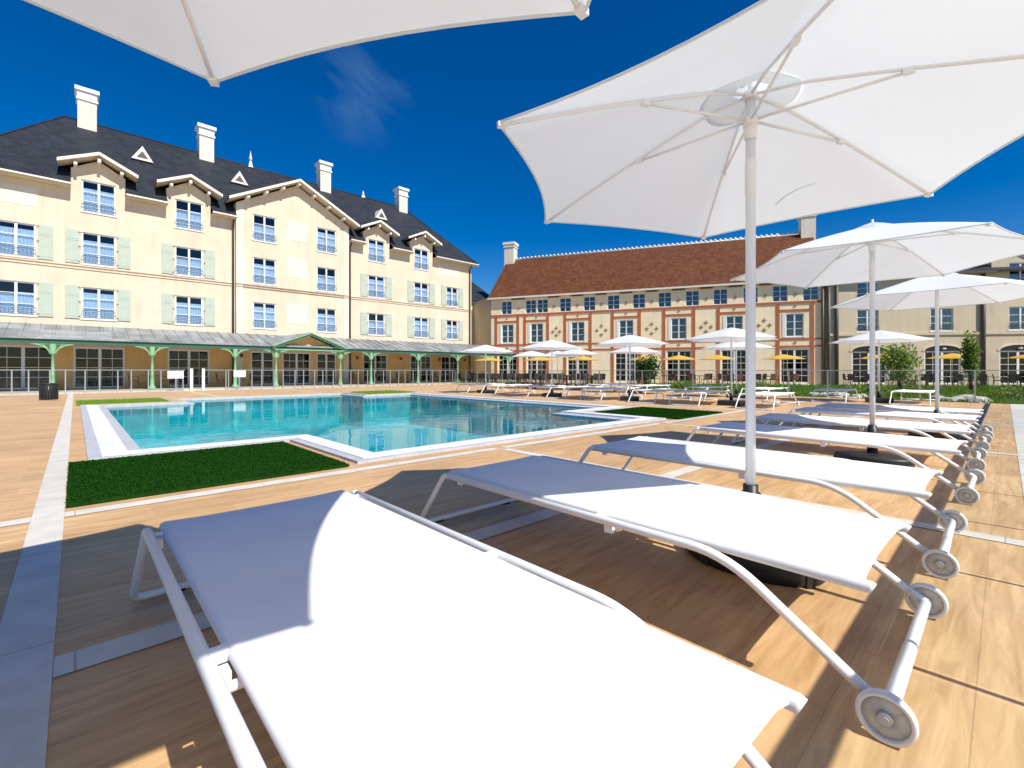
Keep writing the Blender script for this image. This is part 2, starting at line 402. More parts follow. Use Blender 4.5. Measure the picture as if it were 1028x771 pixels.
# cream strips let into the deck
mb = MB()
z = .004
def strip(x0, x1, y0, y1): mb.quad((x0, y0, z), (x1, y0, z), (x1, y1, z), (x0, y1, z))
for x in (-.135, 3.98, 8.09, 12.2, 16.3):
    w = .08 if x < 0 else .065
    if x < 0 or x > 11: strip(x - w, x + w, -6.9, 28.1)
    else: strip(x - w, x + w, -6.9, 4.36); strip(x - w, x + w, 20.4, 28.1)
ylist = (-6.9, -.35, 2.19, 4.46, 6.6, 8.8, 11, 13.2, 15.4, 17.6, 19.8, 22, 24.4, 26.6)
mb2 = MB()
for y in (2.19, 4.46, 22, 24.4):
    for xa, xb in ((-14, -.217), (-.053, 3.913), (4.047, 8.023), (8.157, 12.133), (12.267, 16.233), (16.367, 20.3)):
        zz = .004; h = .075
        mb2.quad((xa, y - h, zz), (xb, y - h, zz), (xb, y + h, zz), (xa, y + h, zz))
tag(mb.build('paving_strip', M['strip'], recalc=False), kind='structure')
for xa, xb in ((-14, -.217), (-.053, 3.913), (4.047, 8.023), (8.157, 12.133), (12.267, 16.233), (16.367, 20.3)):
    mb2.quad((xa, -.62, .004), (xb, -.62, .004), (xb, -.10, .004), (xa, -.10, .004))
tag(mb2.build('paving_strip', M['strip'], recalc=False), kind='structure')
# coping: grey outer lip, white band, grey inner band
mb = MB(); ring(mb, 0, 0.0, -.1, .03); ring(mb, 0, .12, .03, .026)
for k, fc_ in enumerate(mb.bm.faces): fc_.material_index = 1 if 4 <= k % 12 <= 8 else 0
tag(mb.build('pool_edge', [M['coping_g'], M['coping_beige']]), kind='structure')
def two_tone(mb, per):
    for k, fc_ in enumerate(mb.bm.faces): fc_.material_index = 1 if 4 <= k % 12 <= 8 else 0
mb = MB(); ring(mb, .12, .12, .0, .034); ring(mb, .12, .36, .034, .034); ring(mb, .36, .36, .034, -.02); two_tone(mb, 12); tag(mb.build('pool_coping', [M['coping_w'], M['coping_beige']]), kind='structure')
mb = MB(); ring(mb, .36, .52, .0, -.022); ring(mb, .52, .52, -.022, -.3); tag(mb.build('pool_gutter_tiles', M['coping_g']), kind='structure')
mb = MB(); ring(mb, .52, .52, -.3, -1.25)
def inner_sheet(mb, z, o):
    P = cross(o); xs = sorted({p[0] for p in P}); ys = sorted({p[1] for p in P})
    for i in range(3):
        for j in range(3):
            if (i, j) in ((0, 0), (0, 2), (2, 0), (2, 2)): continue
            mb.quad((xs[i], ys[j], z), (xs[i + 1], ys[j], z), (xs[i + 1], ys[j + 1], z), (xs[i], ys[j + 1], z))
inner_sheet(mb, -1.25, .52)
# entry steps along the near right arm
for k in range(4):
    mb.box(8.2 - k * .35, 8.19, 5.272, 7.4, -1.249, -.28 - k * .24) if False else None
tag(mb.build('pool_basin', M['basin']), kind='structure')
mb = MB(); inner_sheet(mb, -.05, .519); tag(mb.build('pool_water', M['water'], recalc=False), kind='structure')

# underwater lamps are small bright discs in the pool wall
mb = MB()
def turf(name, x0, y0, m1, m2, label, n, hmin, hmax, group):
    mb = MB(); s = 2.12
    mb.box(0, s, 0, s, .006, .03)
    for f in mb.bm.faces: f.material_index = 0
    rnd = random.Random(3)
    for i in range(n):
        x = rnd.uniform(.0, s); y = rnd.uniform(.0, s); a = rnd.uniform(0, 6.28); h = rnd.uniform(hmin, hmax); w = .006
        dx, dy = math.cos(a) * w, math.sin(a) * w; lx, ly = rnd.uniform(-.02, .02), rnd.uniform(-.02, .02)
        v = [mb.bm.verts.new(p) for p in ((x - dx, y - dy, .028), (x + dx, y + dy, .028), (x + lx, y + ly, .028 + h))]
        f = mb.bm.faces.new(v); f.material_index = 1
    o = mb.build(name, [m1, m2], recalc=False); o.location = (x0, y0, 0)
    tag(o, label, 'turf mat', group); return o
G1 = 'square turf mats set in the corners of the pool'
t1 = turf('turf_mat', -.05, 4.66, M['turf'], M['turf_blade'], 'dark green turf square at the near left corner of the pool', 30000, .006, .016, G1)
t2 = t1.copy(); COL.objects.link(t2); t2.location = (8.95, 4.55, 0); t2['label'] = 'dark green turf square at the near right corner of the pool'
t3 = turf('turf_mat', .02, 17.98, M['turf2'], M['turf2_blade'], 'bright green turf square at the far left corner of the pool', 6000, .03, .07, G1)
t4 = t3.copy(); COL.objects.link(t4); t4.location = (8.95, 17.98, 0); t4['label'] = 'bright green turf square at the far right corner of the pool'

# ------------------------------------------------------------------ sun lounger
def make_lounger():
    root = empty('sun_lounger', label='x', cat='sun lounger')
    # sling: sheet with sag and thickness wrapped round two side tubes
    mb = MB(); nx, ny = 14, 40; hw = .366
    def pt(i, j, off):
        x = -hw + 2 * hw * i / nx; u = x / hw
        t = j / ny
        y0 = .285 + .014 * (1 - u * u) - (.012 if abs(u) > .97 else 0); y1 = 2.345 - .012 * (1 - u * u)
        y = y0 + (y1 - y0) * t
        sag = -.007 * (1 - u * u)
        z = .386 + sag + off + (-.012 * max(0, (.5 - y)) / .3)
        return (x, y, z)
    for off, flip in ((0, 0), (-.004, 1)):
        V = [[mb.bm.verts.new(pt(i, j, off)) for j in range(ny + 1)] for i in range(nx + 1)]
        for i in range(nx):
            for j in range(ny):
                f = mb.bm.faces.new((V[i][j], V[i + 1][j], V[i + 1][j + 1], V[i][j + 1])); f.smooth = True
                if flip: f.normal_flip()
    for sx in (-1, 1):
        mb.tube([(sx * .366, .262, .366), (sx * .366, .27, .37), (sx * .366, .34, .37), (sx * .366, 1.2, .37), (sx * .366, 2.33, .37), (sx * .366, 2.345, .362)], .0185, 12)
    mb.tube([(-.36, 2.335, .368), (.36, 2.335, .368)], .014, 10)
    mb.build('sling', M['sling'], root, recalc=False)
    for sx in (-1, 1):
        mb = MB()
        path = fillet([(sx * .425, 2.28, .368), (sx * .425, .66, .368), (sx * .43, .27, .10)], .13, 7)
        mb.tube(path, .0165, 12)
        mb.build('side_rail', M['frame'], root)
        mb = MB()   # bracket joining rail and sling tube where the backrest hinges
        mb.box(min(sx * .378, sx * .42), max(sx * .378, sx * .42), 1.18, 1.215, .355, .382)
        mb.box(sx * .40 - .014, sx * .40 + .014, 1.13, 1.17, .315, .36)
        mb.tube([(sx * .35, 1.10, .345), (sx * .42, 1.10, .345)], .012, 8)
        mb.build('hinge_bracket', M['frame'], root, bevel=.003)
        mb = MB(); mb.tube([(sx * .36, 2.22, .368), (sx * .425, 2.25, .366)], .011, 8); mb.box(sx * .40 - .012, sx * .40 + .012, 2.18, 2.21, .33, .362)
        mb.build('connector', M['frame'], root)
        mb = MB()   # slanted leg from the axle to the rail
        mb.tube([(sx * .43, .272, .101), (sx * .437, .22, .067)], .0180, 12)
        mb.build('wheel_fork', M['frame'], root)
    mb = MB()
    mb.tube(fillet([(-.425, 2.275, .368), (-.425, 2.325, .366), (-.45, 2.57, .017), (.45, 2.57, .017), (.425, 2.325, .366), (.425, 2.275, .368)], .045, 5), .0160, 12)
    leg = mb.build('leg_loop', M['frame'], root)
    for sx in (-1, 1):
        mb = MB(); mb.box(sx * .30 - .035, sx * .30 + .035, 2.555, 2.585, .0, .012); mb.build('rubber_foot', M['plastic'], leg)
    mb = MB(); mb.tube([(-.432, .22, .067), (0, .22, .067)], .0205, 14); mb.tube([(0.0, .22, .067), (.432, .22, .067)], .0185, 14)
    mb.build('axle', M['frame'], root)
    for sx in (-1, 1):
        mb = MB()
        mb.lathe([(.066, -.012), (.068, 0), (.066, .012), (.056, .013), (.054, .008), (.054, -.008), (.056, -.013)], 'x', 36, (sx * .462, .22, .068), closed=True)
        wh = mb.build('wheel', M['frame'], root)
        mb = MB()
        mb.lathe([(.055, -.002), (.017, -.004), (.017, .004), (.055, .002)], 'x', 32, (sx * .462, .22, .068), closed=True)
        mb.build('wheel_disc', M['translucent_wheel'], wh)
        mb = MB(); mb.cyl((sx * .462 - .016, .22, .068), .016, .032, 18, 'x'); mb.cyl((sx * .462 - .019, .22, .068), .009, .038, 12, 'x')
        for k in range(5):
            a = k * 2 * math.pi / 5
            mb.tube([(sx * .462, .22 + .015 * math.cos(a), .068 + .015 * math.sin(a)), (sx * .462, .22 + .054 * math.cos(a), .068 + .054 * math.sin(a))], .0032, 6)
        mb.build('hub', M['rubber'], wh)
    return root
lounger = make_lounger()
GL = 'white sun loungers lined up along the near side of the pool'
near = [(.63, 'large white sun lounger nearest the camera, its far end in shade'),
        (2.05, 'second white lounger, beside the nearest parasol pole'),
        (3.50, 'third white lounger, just behind the nearest parasol pole'),
        (5.30, 'fourth white lounger, in front of the second parasol base'),
        (6.95, 'fifth white lounger, just behind the second parasol pole'),
        (8.60, 'sixth white lounger, in front of the third parasol pole'),
        (10.05, 'last white lounger of the near row, behind the third parasol')]
for i, (x, lb) in enumerate(near):
    place(lounger, x, [0, 0, 0, -.03, -.02, -.03, -.03][i], R([0, 0, .6, -.8, .5, -.4, 1][i]), lb, GL, first=(i == 0))
GF = 'white sun loungers lined up on the far right side of the pool'
far = [(12.75, 16.7, 'far lounger by the pool, leftmost, under the veranda end'), (12.75, 14.9, 'far lounger just right of the leftmost square parasol base'),
       (12.75, 12.9, 'far lounger left of the second front parasol beyond the pool'), (12.75, 11.1, 'far lounger right of the second front parasol beyond the pool'),
       (12.8, 9.5, 'far lounger left of the third front parasol beyond the pool'), (12.8, 7.7, 'far lounger right of the third front parasol beyond the pool'),
       (12.8, 6.3, 'far lounger left of the fourth front parasol, behind the dark turf'), (12.8, 4.5, 'far lounger right of the fourth front parasol, beside the nearest pole'),
       (16.8, 12.5, 'back row lounger left of the parasol in front of the dark bush'), (16.8, 10.4, 'back row lounger right of the parasol in front of the dark bush'),
       (16.8, 7.9, 'back row lounger on the lawn edge behind the dark turf'), (16.8, 5.8, 'back row lounger on the lawn edge right of the fourth parasol'),
       (17.4, 3.9, 'grey shaded back row lounger left of the parasol by the lawn'), (17.7, 1.9, 'white back row lounger by the pale rocks, farthest right')]
for i, (x, y, lb) in enumerate(far):
    # long side across the row: local +y -> world +x
    place(lounger, x + 2.4, y, R(90 + [0, 1, -1, .5, -2, 1, 0, 2, -1, 1, 0, -1, 2, 0][i]), lb, GF)

# ------------------------------------------------------------------ parasols
def make_parasol(name, Rr, zr, za, canvas, base='round', rot=0, nose=.28, label='x', cat='parasol', tilt=None, detail=True, polemat='frame'):
    root = empty(name, label=label, cat=cat)
    def rim(k): a = R(rot + 60 * k); return Vector((Rr * math.cos(a), Rr * math.sin(a), zr))
    ap = Vector((0, 0, za))
    top = root
    # canopy fabric
    mb = MB(); nr, nt = (14, 10) if detail else (6, 4)
    r0 = .06 if detail else .02
    rows = []
    for i in range(nr + 1):
        s = r0 + (1 - r0) * i / nr; row = []
        for k in range(6):
            A = ap.lerp(rim(k), s); B = ap.lerp(rim(k + 1), s)
            A.z += .05 * s * (1 - s) * Rr; B.z += .05 * s * (1 - s) * Rr
            for j in range(nt):
                t = j / nt; p = A.lerp(B, t); q = 4 * t * (1 - t)
                p.x *= 1 - .055 * q * s * s; p.y *= 1 - .055 * q * s * s; p.z -= .02 * q * s * (1.2 - s) * Rr
                row.append(mb.bm.verts.new(p))
        rows.append(row)
    n = 6 * nt
    for i in range(nr):
        for j in range(n):
            f = mb.bm.faces.new((rows[i][j], rows[i + 1][j], rows[i + 1][(j + 1) % n], rows[i][(j + 1) % n])); f.smooth = True
    edge = [v.co.copy() for v in rows[-1]]
    can = mb.build('canopy', M[canvas], root)
    mb = MB(); mb.tube(edge, .006 if detail else .008, 6, closed=True)
    mb.build('hem', M[canvas], can)
    if detail:
        # wind vent cap over the opening
        mb = MB(); rr = []
        for s, dz in ((.01, .035), (.08, .028), (.17, .012)):
            rr.append([mb.bm.verts.new((math.cos(R(rot + 10 * k)) * Rr * s, math.sin(R(rot + 10 * k)) * Rr * s, za + (zr - za) * s + dz)) for k in range(36)])
        for a, b in zip(rr, rr[1:]):
            for k in range(36):
                f = mb.bm.faces.new((a[k], b[k], b[(k + 1) % 36], a[(k + 1) % 36])); f.smooth = True
        mb.build('vent_cap', M['canvas_thin'], can)
    # pole
    mb = MB()
    mb.cyl((0, 0, .05), .024, za - .06 - .05, 20)
    if detail:
        mb.lathe([(.021, 1.62), (.027, 1.63), (.027, 1.80), (.021, 1.81)], 'z', 20, (0, 0, za - 2.18))
        mb.cyl((0, 0, za - .01), .012, .07, 10)
    pole = mb.build('pole', M[polemat], root)
    zh = za - .045; zru = za - (.175 if detail else .15)
    mb = MB(); mb.cyl((0, 0, zh - .02), .038, .035, 18); mb.build('hub', M[polemat], root)
    mb = MB(); mb.cyl((0, 0, zru - .03), .036, .05, 18); mb.lathe([(.025, -.1), (.032, -.09), (.032, -.03), (.025, -.02)], 'z', 18, (0, 0, zru))
    mb.build('runner', M[polemat], root)
    for k in range(6):
        a = R(rot + 60 * k); d = Vector((math.cos(a), math.sin(a), 0))
        pts = []
        for i in range(7):
            s = .02 + .975 * i / 6; p = ap.lerp(rim(k), s); p.z += .05 * s * (1 - s) * Rr - .014; pts.append(p)
        pts[0] = d * .03 + Vector((0, 0, zh))
        mb = MB(); mb.tube(pts, .0085 if detail else .012, 8)
        s = .46; mid = ap.lerp(rim(k), s); mid.z += .05 * s * (1 - s) * Rr - .026
        if detail:
            q = ap.lerp(rim(k), .985); q.z -= .012
            mb.box(-.018, .02, -.014, .014, -.012, .008, Matrix.Translation(q) @ Matrix.Rotation(a, 4, 'Z'))
            mb.box(-.02, .02, -.012, .012, -.01, .014, Matrix.Translation(mid) @ Matrix.Rotation(a, 4, 'Z'))
        rib = mb.build('rib', M[polemat], root)
        mb = MB(); mb.tube([d * .03 + Vector((0, 0, zru)), mid], .0075 if detail else .01, 8)
        mb.build('strut', M[polemat], rib)
    if base == 'round':
        mb = MB()
        mb.lathe([(.02, .0), (.37, .0), (.385, .012), (.385, .062), (.372, .074), (.09, .096), (.055, .105), (.055, .12), (.02, .12)], 'z', 40)
        for k in range(8):
            a = k * math.pi / 4 + .3
            mb.box(.345, .392, -.03, .03, .004, .05, Matrix.Rotation(a, 4, 'Z'))
        for v in mb.bm.verts: v.co.x *= .55; v.co.y *= .86; v.co.z *= 1.3 if v.co.z < .097 else 1
        b = mb.build('base', M['plastic'], root)
        mb = MB(); mb.lathe([(.024, .10), (.046, .10), (.046, .37), (.036, .375), (.036, .41), (.024, .412)], 'z', 24)
        mb.tube([(.04, 0, .33), (.085, 0, .33)], .012, 8); mb.box(.07, .12, -.01, .01, .315, .345)
        mb.build('pole_socket', M['plastic'], b)
    elif base == 'square':
        mb = MB(); mb.box(-.30, .30, -.30, .30, 0, .14); b = mb.build('base', M['plastic'], root, bevel=.03)
        mb = MB(); mb.lathe([(.025, .13), (.05, .13), (.05, .33), (.025, .34)], 'z', 16); mb.build('pole_socket', M['plastic'], b)
    else:
        mb = MB(); mb.lathe([(.0, 0), (.25, 0), (.25, .04), (.04, .07), (.035, .25), (.02, .25)], 'z', 20); mb.build('base', M['plastic'], root)
    if detail:  # closing strap hanging as a thin band under one panel
        mb = MB(); a = R(rot - 60); 
        pts = [Vector((Rr * s * math.cos(R(rot + dd)), Rr * s * math.sin(R(rot + dd)), za + (zr - za) * s * .9 - .03 + .05 * s * (1 - s))) for s, dd in ((.70, -27), (.655, -31), (.63, -36), (.63, -42))]
        mb.tube(pts, .004, 6); mb.build('strap', M[canvas], can)
    return root
GP = 'white hexagonal parasols above the near row of loungers'
big = make_parasol('parasol', 1.36, 2.07, 2.47, 'canvas', rot=34)
place(big, 2.55, .905, 0, 'nearest big white parasol seen from below, its pole beside the second lounger', GP, first=True)
near_par = [big]
for x, y, rz, sc, lb in ((-.25, .80, -31.5, 1.0, 'white parasol overhead, only its scalloped rim in the top left corner'),
                         (6.18, .97, 6, 1.03, 'second white parasol of the near row, its round black base in view'),
                         (9.40, .70, -2, 1.0, 'third white parasol of the near row, in front of the tan wing')):
    near_par.append(place(big, x, y, R(rz), lb, GP, scale=(sc, sc, sc)))
for p in near_par:
    for ch in [c for c in bpy.data.objects if c.parent == p and c.name.startswith('base')]: ch.rotation_euler.z = -p.rotation_euler.z
GQ = 'white parasols beyond the pool'
fp = make_parasol('parasol', 1.30, 1.86, 2.2, 'canvas', base='square', rot=10, detail=False)
fps = [(13.35, 15.9, 0, .98, 'white parasol beyond the pool at the end of the green veranda'),
       (13.3, 11.9, 15, .99, 'white parasol beyond the pool in front of the red framed windows'),
       (13.5, 8.6, 30, 1.0, 'white parasol beyond the pool in front of the dark bush'),
       (13.8, 5.42, 5, 1.02, 'white parasol beyond the pool nearest the big parasol pole'),
       (18.4, 2.72, 20, 1.03, 'white parasol standing by the lawn in front of the tan wing'),
       (18.5, 18.1, 40, .96, 'back white parasol right of the veranda end'),
       (18.5, 14.9, 25, .97, 'back white parasol left of the dark bush'),
       (18.3, 11.4, 12, .97, 'back white parasol half hidden behind the one by the dark bush'),
       (17.9, 6.85, 35, .98, 'back white parasol half hidden behind the one beside the pole'),
       (19.0, 16.6, 35, .94, 'small back white parasol squeezed between two others')]
for i, (x, y, rz, sc, lb) in enumerate(fps):
    place(fp, x, y, R(rz), lb, GQ, first=(i == 0), scale=(sc, sc, sc))

# ------------------------------------------------------------------ facades
def grid_wall(mb, x0, x1, z0, z1, holes, depth=.16, y=0.):
    xs = sorted({x0, x1, *[v for h in holes for v in (h[0], h[1])]}); zs = sorted({z0, z1, *[v for h in holes for v in (h[2], h[3])]})
    xs = [v for v in xs if x0 <= v <= x1]; zs = [v for v in zs if z0 <= v <= z1]
    for i in range(len(xs) - 1):
        for j in range(len(zs) - 1):
            cx, cz = (xs[i] + xs[i + 1]) / 2, (zs[j] + zs[j + 1]) / 2
            if any(h[0] < cx < h[1] and h[2] < cz < h[3] for h in holes): continue
            mb.quad((xs[i], y, zs[j]), (xs[i + 1], y, zs[j]), (xs[i + 1], y, zs[j + 1]), (xs[i], y, zs[j + 1]))
    for a, b, c, d in holes:
        mb.quad((a, y, c), (b, y, c), (b, y + depth, c), (a, y + depth, c)); mb.quad((a, y, d), (b, y, d), (b, y + depth, d), (a, y + depth, d))
        mb.quad((a, y, c), (a, y + depth, c), (a, y + depth, d), (a, y, d)); mb.quad((b, y, c), (b, y + depth, c), (b, y + depth, d), (b, y, d))

def window_meshes(w, h, kind='casement', nbars=2, curtain=.72, rail=True, seed=0, bars_x=0, fw=.07):
    """returns list of (name, mesh, material, children) for a window whose sill centre is the origin; facade front is y=0"""
    rnd = random.Random(seed); out = {}
    mb = MB(); y0, y1 = .06, .13
    mb.box(-w / 2, -w / 2 + fw, y0, y1, 0, h); mb.box(w / 2 - fw, w / 2, y0, y1, 0, h); mb.box(-w / 2 + fw, w / 2 - fw, y0, y1, h - fw, h); mb.box(-w / 2 + fw, w / 2 - fw, y0, y1, 0, fw)
    mb.box(-fw * .75, fw * .75, y0 - .01, y1, fw, h - fw)
    for k in range(1, nbars + 1):
        z = fw + (h - 2 * fw) * k / (nbars + 1)
        for a, b in ((-w / 2 + fw, -fw * .75), (fw * .75, w / 2 - fw)): mb.box(a, b, y0 + .015, y1 - .02, z - .016, z + .016)
    for k in range(bars_x):
        for sx in (-1, 1):
            x = sx * (fw * .75 + (w / 2 - fw * 1.75) * (k + 1) / (bars_x + 1))
            for q in range(nbars + 1):
                za = fw + (h - 2 * fw) * q / (nbars + 1) + (.016 if q else 0); zb = fw + (h - 2 * fw) * (q + 1) / (nbars + 1) - (.016 if q < nbars else 0)
                mb.box(x - .012, x + .012, y0 + .018, y1 - .023, za, zb)
    if kind == 'casement':
        mb.box(-w / 2 - .07, w / 2 + .07, -.05, .055, -.07, -.003)
    out['frame'] = mb
    mb = MB(); mb.box(-w / 2 + .02, w / 2 - .02, .095, .10, .02, h - .02); out['pane'] = mb
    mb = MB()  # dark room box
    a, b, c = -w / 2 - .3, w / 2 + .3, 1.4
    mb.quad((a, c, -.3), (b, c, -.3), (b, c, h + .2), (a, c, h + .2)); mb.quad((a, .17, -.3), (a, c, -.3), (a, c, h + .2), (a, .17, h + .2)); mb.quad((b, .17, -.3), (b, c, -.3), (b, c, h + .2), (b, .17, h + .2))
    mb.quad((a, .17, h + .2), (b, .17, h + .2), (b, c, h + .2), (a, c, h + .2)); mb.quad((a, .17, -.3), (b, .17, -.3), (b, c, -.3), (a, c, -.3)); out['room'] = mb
    if curtain:
        mb = MB()
        for sx in (-1, 1):
            n = 14; x0, x1 = sx * .06, sx * (w / 2 - .06); top = h * (curtain + rnd.uniform(-.04, .04))
            for i in range(n):
                xa = x0 + (x1 - x0) * i / n; xb = x0 + (x1 - x0) * (i + 1) / n
                ya = .19 + .03 * math.sin(i * 2.1); yb = .19 + .03 * math.sin((i + 1) * 2.1)
                mb.quad((xa, ya, .02), (xb, yb, .02), (xb, yb, top), (xa, ya, top))
        out['curtain'] = mb
    if rail:
        mb = MB()
        for z in (.14, .34, .52): mb.box(-w / 2 + .0, w / 2, -.045, -.025, z, z + .022)
        nb = 9
        for i in range(nb + 1):
            x = -w / 2 + w * i / nb; mb.box(x - .007, x + .007, -.042, -.028, .16, .34)
        out['railing'] = mb
    return out
MATS = {'frame': 'white', 'pane': 'pane', 'room': 'room', 'curtain': 'curtain', 'railing': 'iron'}
WPROTO = {}
def window(key, parent, x, z, args, y=0., framemat='white'):
    if key not in WPROTO:
        d = window_meshes(**args); meshes = {}
        for k, mb in d.items():
            bmesh.ops.recalc_face_normals(mb.bm, faces=mb.bm.faces)
            me = bpy.data.meshes.new('window_' + k); mb.bm.to_mesh(me); mb.bm.free(); me.materials.append(M[framemat if k == 'frame' else ('pane_dark' if k == 'pane' and 'door' in key else 'pane_blue' if k == 'pane' and key[0] in 'rwl' and key[:2] != 'wa' and key != 'wn' else MATS[k])]); meshes[k] = me
        WPROTO[key] = meshes
    ms = WPROTO[key]
    f = bpy.data.objects.new('window' if 'door' not in key else 'door', ms['frame']); COL.objects.link(f); f.parent = parent; f.location = (x, y, z)
    for k, me in ms.items():
        if k == 'frame': continue
        o = bpy.data.objects.new({'room': 'recess'}.get(k, k), me); COL.objects.link(o); o.parent = f
    return f
SH = {}
def shutter(parent, x, z, w, h, side):
    key = (round(w, 2), round(h, 2))
    if key not in SH:
        mb = MB(); mb.box(-w / 2, w / 2, -.055, -.015, 0, h)
        for zz in (.12, h * .68): mb.box(-w / 2 + .02, w / 2 - .02, -.066, -.056, zz, zz + .05)
        mb.box(-w / 2 + .03, w / 2 - .03, -.062, -.0555, h * .74, h - .05)
        bmesh.ops.recalc_face_normals(mb.bm, faces=mb.bm.faces)
        me = bpy.data.meshes.new('shutter'); mb.bm.to_mesh(me); mb.bm.free(); me.materials.append(M['shutter'])
        mb = MB()
        for zz in (.1, h / 2, h - .12): mb.box(-w / 2 - .05, -w / 2 + .06, -.075, -.0665, zz, zz + .035)
        me2 = bpy.data.meshes.new('hinge'); mb.bm.to_mesh(me2); mb.bm.free(); me2.materials.append(M['iron']); SH[key] = (me, me2)
    o = bpy.data.objects.new('shutter', SH[key][0]); COL.objects.link(o); o.parent = parent; o.location = (x, 0, z)
    g = bpy.data.objects.new('hinge', SH[key][1]); COL.objects.link(g); g.parent = o
    if side > 0: pass
    else: g.scale = (-1, 1, 1)

# ---- the long hotel building on the left
HB = empty('hotel_building', (0, 34.5, 0), 0, 'long cream hotel building with steep slate roof, dormers and sage shutters', 'building')
XL, XR, EZ = -4.4, 27.2, 10.9
WA = dict(w=1.42, h=1.72, nbars=2, curtain=.74, rail=True)
rows = {1: 3.85, 2: 6.85, 3: 9.72}
cols_sh = [-2.2, .96, 5.12, 17.58, 21.75]; cols_bay = [9.32, 13.5]
holes = []
for x in cols_sh:
    for r in (1, 2): holes.append((x - .71, x + .71, rows[r], rows[r] + 1.72))
for r in (1, 2): holes.append((25.0 - .62, 25.0 + .62, rows[r], rows[r] + 1.72))
dormers = [.96, 5.12, 17.58, 21.75]
doors = [(-1.95, 2.3), (1.0, 2.15), (5.12, 2.15), (9.2, 1.45), (11.4, 1.9), (13.5, 1.45), (17.5, 2.1), (21.7, 2.1), (24.75, 1.9)]
bayd = [d for d in doors if 7.7 < d[0] < 15.2]
DH = 2.28
dh = [(x - w / 2, x + w / 2, .04, DH) for x, w in doors]
wall = MB()
hs = holes + dh
grid_wall(wall, XL, 7.62, 0, EZ, [h for h in hs if h[1] < 7.6])
grid_wall(wall, 15.18, XR, 0, EZ, [h for h in hs if h[0] > 15.2])
# projecting central bay
by = -.22; bay_holes = [(x - .71, x + .71, rows[r], rows[r] + 1.72) for x in cols_bay for r in (1, 2, 3)] + [h for h in dh if 7.7 < h[0] and h[1] < 15.2]
grid_wall(wall, 7.62, 15.18, 0, 11.95, bay_holes, y=by)
wall.prism([(7.62, 11.95), (15.18, 11.95), (11.4, 14.05)], 'y', by, .4)
wall.quad((7.62, by, 0), (7.62, 3.2, 0), (7.62, 3.2, 11.95), (7.62, by, 11.95)); wall.quad((15.18, by, 0), (15.18, 3.2, 0), (15.18, 3.2, 11.95), (15.18, by, 11.95))
# dormer fronts and cheeks
for x in dormers:
    grid_wall(wall, x - 1.13, x + 1.13, EZ, 11.95, [], y=-.004)
    wall.prism([(x - 1.13, 11.95), (x + 1.13, 11.95), (x, 12.62)], 'y', -.004, .3)
    for s in (-1, 1): wall.box(x + s * 1.13 - .06, x + s * 1.13 + .06, -.003, 2.6, EZ, 11.93)
wall.quad((XL, 0, 0), (XL, 12, 0), (XL, 12, EZ), (XL, 0, EZ)); wall.quad((XR, 0, 0), (XR, 12, 0), (XR, 12, EZ), (XR, 0, EZ)); wall.quad((XL, 12, 0), (XR, 12, 0), (XR, 12, EZ), (XL, 12, EZ))
# dormer windows are cut by covering: set the openings as holes in the parapet band
wall.bm.free()
wall = MB()
def front(x0, x1, top_profile, hlist, y):
    grid_wall(wall, x0, x1, 0, 3.3, [h for h in hlist if h[3] < 3.2], y=y); grid_wall(wall, x0, x1, 3.3, top_profile, [h for h in hlist if h[3] > 3.4], y=y)
dw = {x: (x - .71, x + .71, rows[3], rows[3] + 1.72) for x in dormers}
edges = [XL]
for x in dormers[:2]: edges += [x - 1.13, x + 1.13]
edges.append(7.62)
def segs(edges, dset):
    for i in range(len(edges) - 1):
        a, b = edges[i], edges[i + 1]; mid = (a + b) / 2; isd = any(abs(mid - d) < .05 for d in dset)
        hl = [h for h in hs if h[0] >= a - .01 and h[1] <= b + .01]
        if isd: front(a, b, 11.95, hl + [h for k, h in dw.items() if abs(k - mid) < .05], 0)
        else: yield a, b
        # openings that straddle a segment border are avoided by the layout
for a, b in list(segs(edges, dormers[:2])): front(a, b, EZ, [h for h in hs if h[0] >= a - .01 and h[1] <= b + .01], 0)
edges = [15.18, dormers[2] - 1.13, dormers[2] + 1.13, dormers[3] - 1.13, dormers[3] + 1.13, XR]
for a, b in list(segs(edges, dormers[2:])): front(a, b, EZ, [h for h in hs if h[0] >= a - .01 and h[1] <= b + .01], 0)
front(7.62, 15.18, 11.95, bay_holes, by)
wall.prism([(7.62, 11.95), (15.18, 11.95), (11.4, 14.05)], 'y', by, .4)
for xx in (7.62, 15.18): wall.quad((xx, by, 0), (xx, 3.2, 0), (xx, 3.2, 11.95), (xx, by, 11.95))
for x in dormers:
    wall.prism([(x - 1.13, 11.95), (x + 1.13, 11.95), (x, 12.62)], 'y', 0, .3)
    for s in (-1, 1):
        xx = x + s * 1.13; wall.quad((xx, 0, EZ), (xx, 2.2, EZ), (xx, 2.2, 11.95), (xx, 0, 11.95))
wall.quad((XL, 0, 0), (XL, 12, 0), (XL, 12, EZ), (XL, 0, EZ)); wall.quad((XR, 0, 0), (XR, 12, 0), (XR, 12, EZ), (XR, 0, EZ)); wall.quad((XL, 12, 0), (XR, 12, 0), (XR, 12, EZ), (XL, 12, EZ))
wob = wall.build('wall', [M['cream'], M['ochre_and_shade']], HB, recalc=False)
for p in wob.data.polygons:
    if p.center.z < 2.4 and abs(p.normal.y) > .5 and p.center.y < 1: p.material_index = 1  # ground-floor front gets the painted warm shade
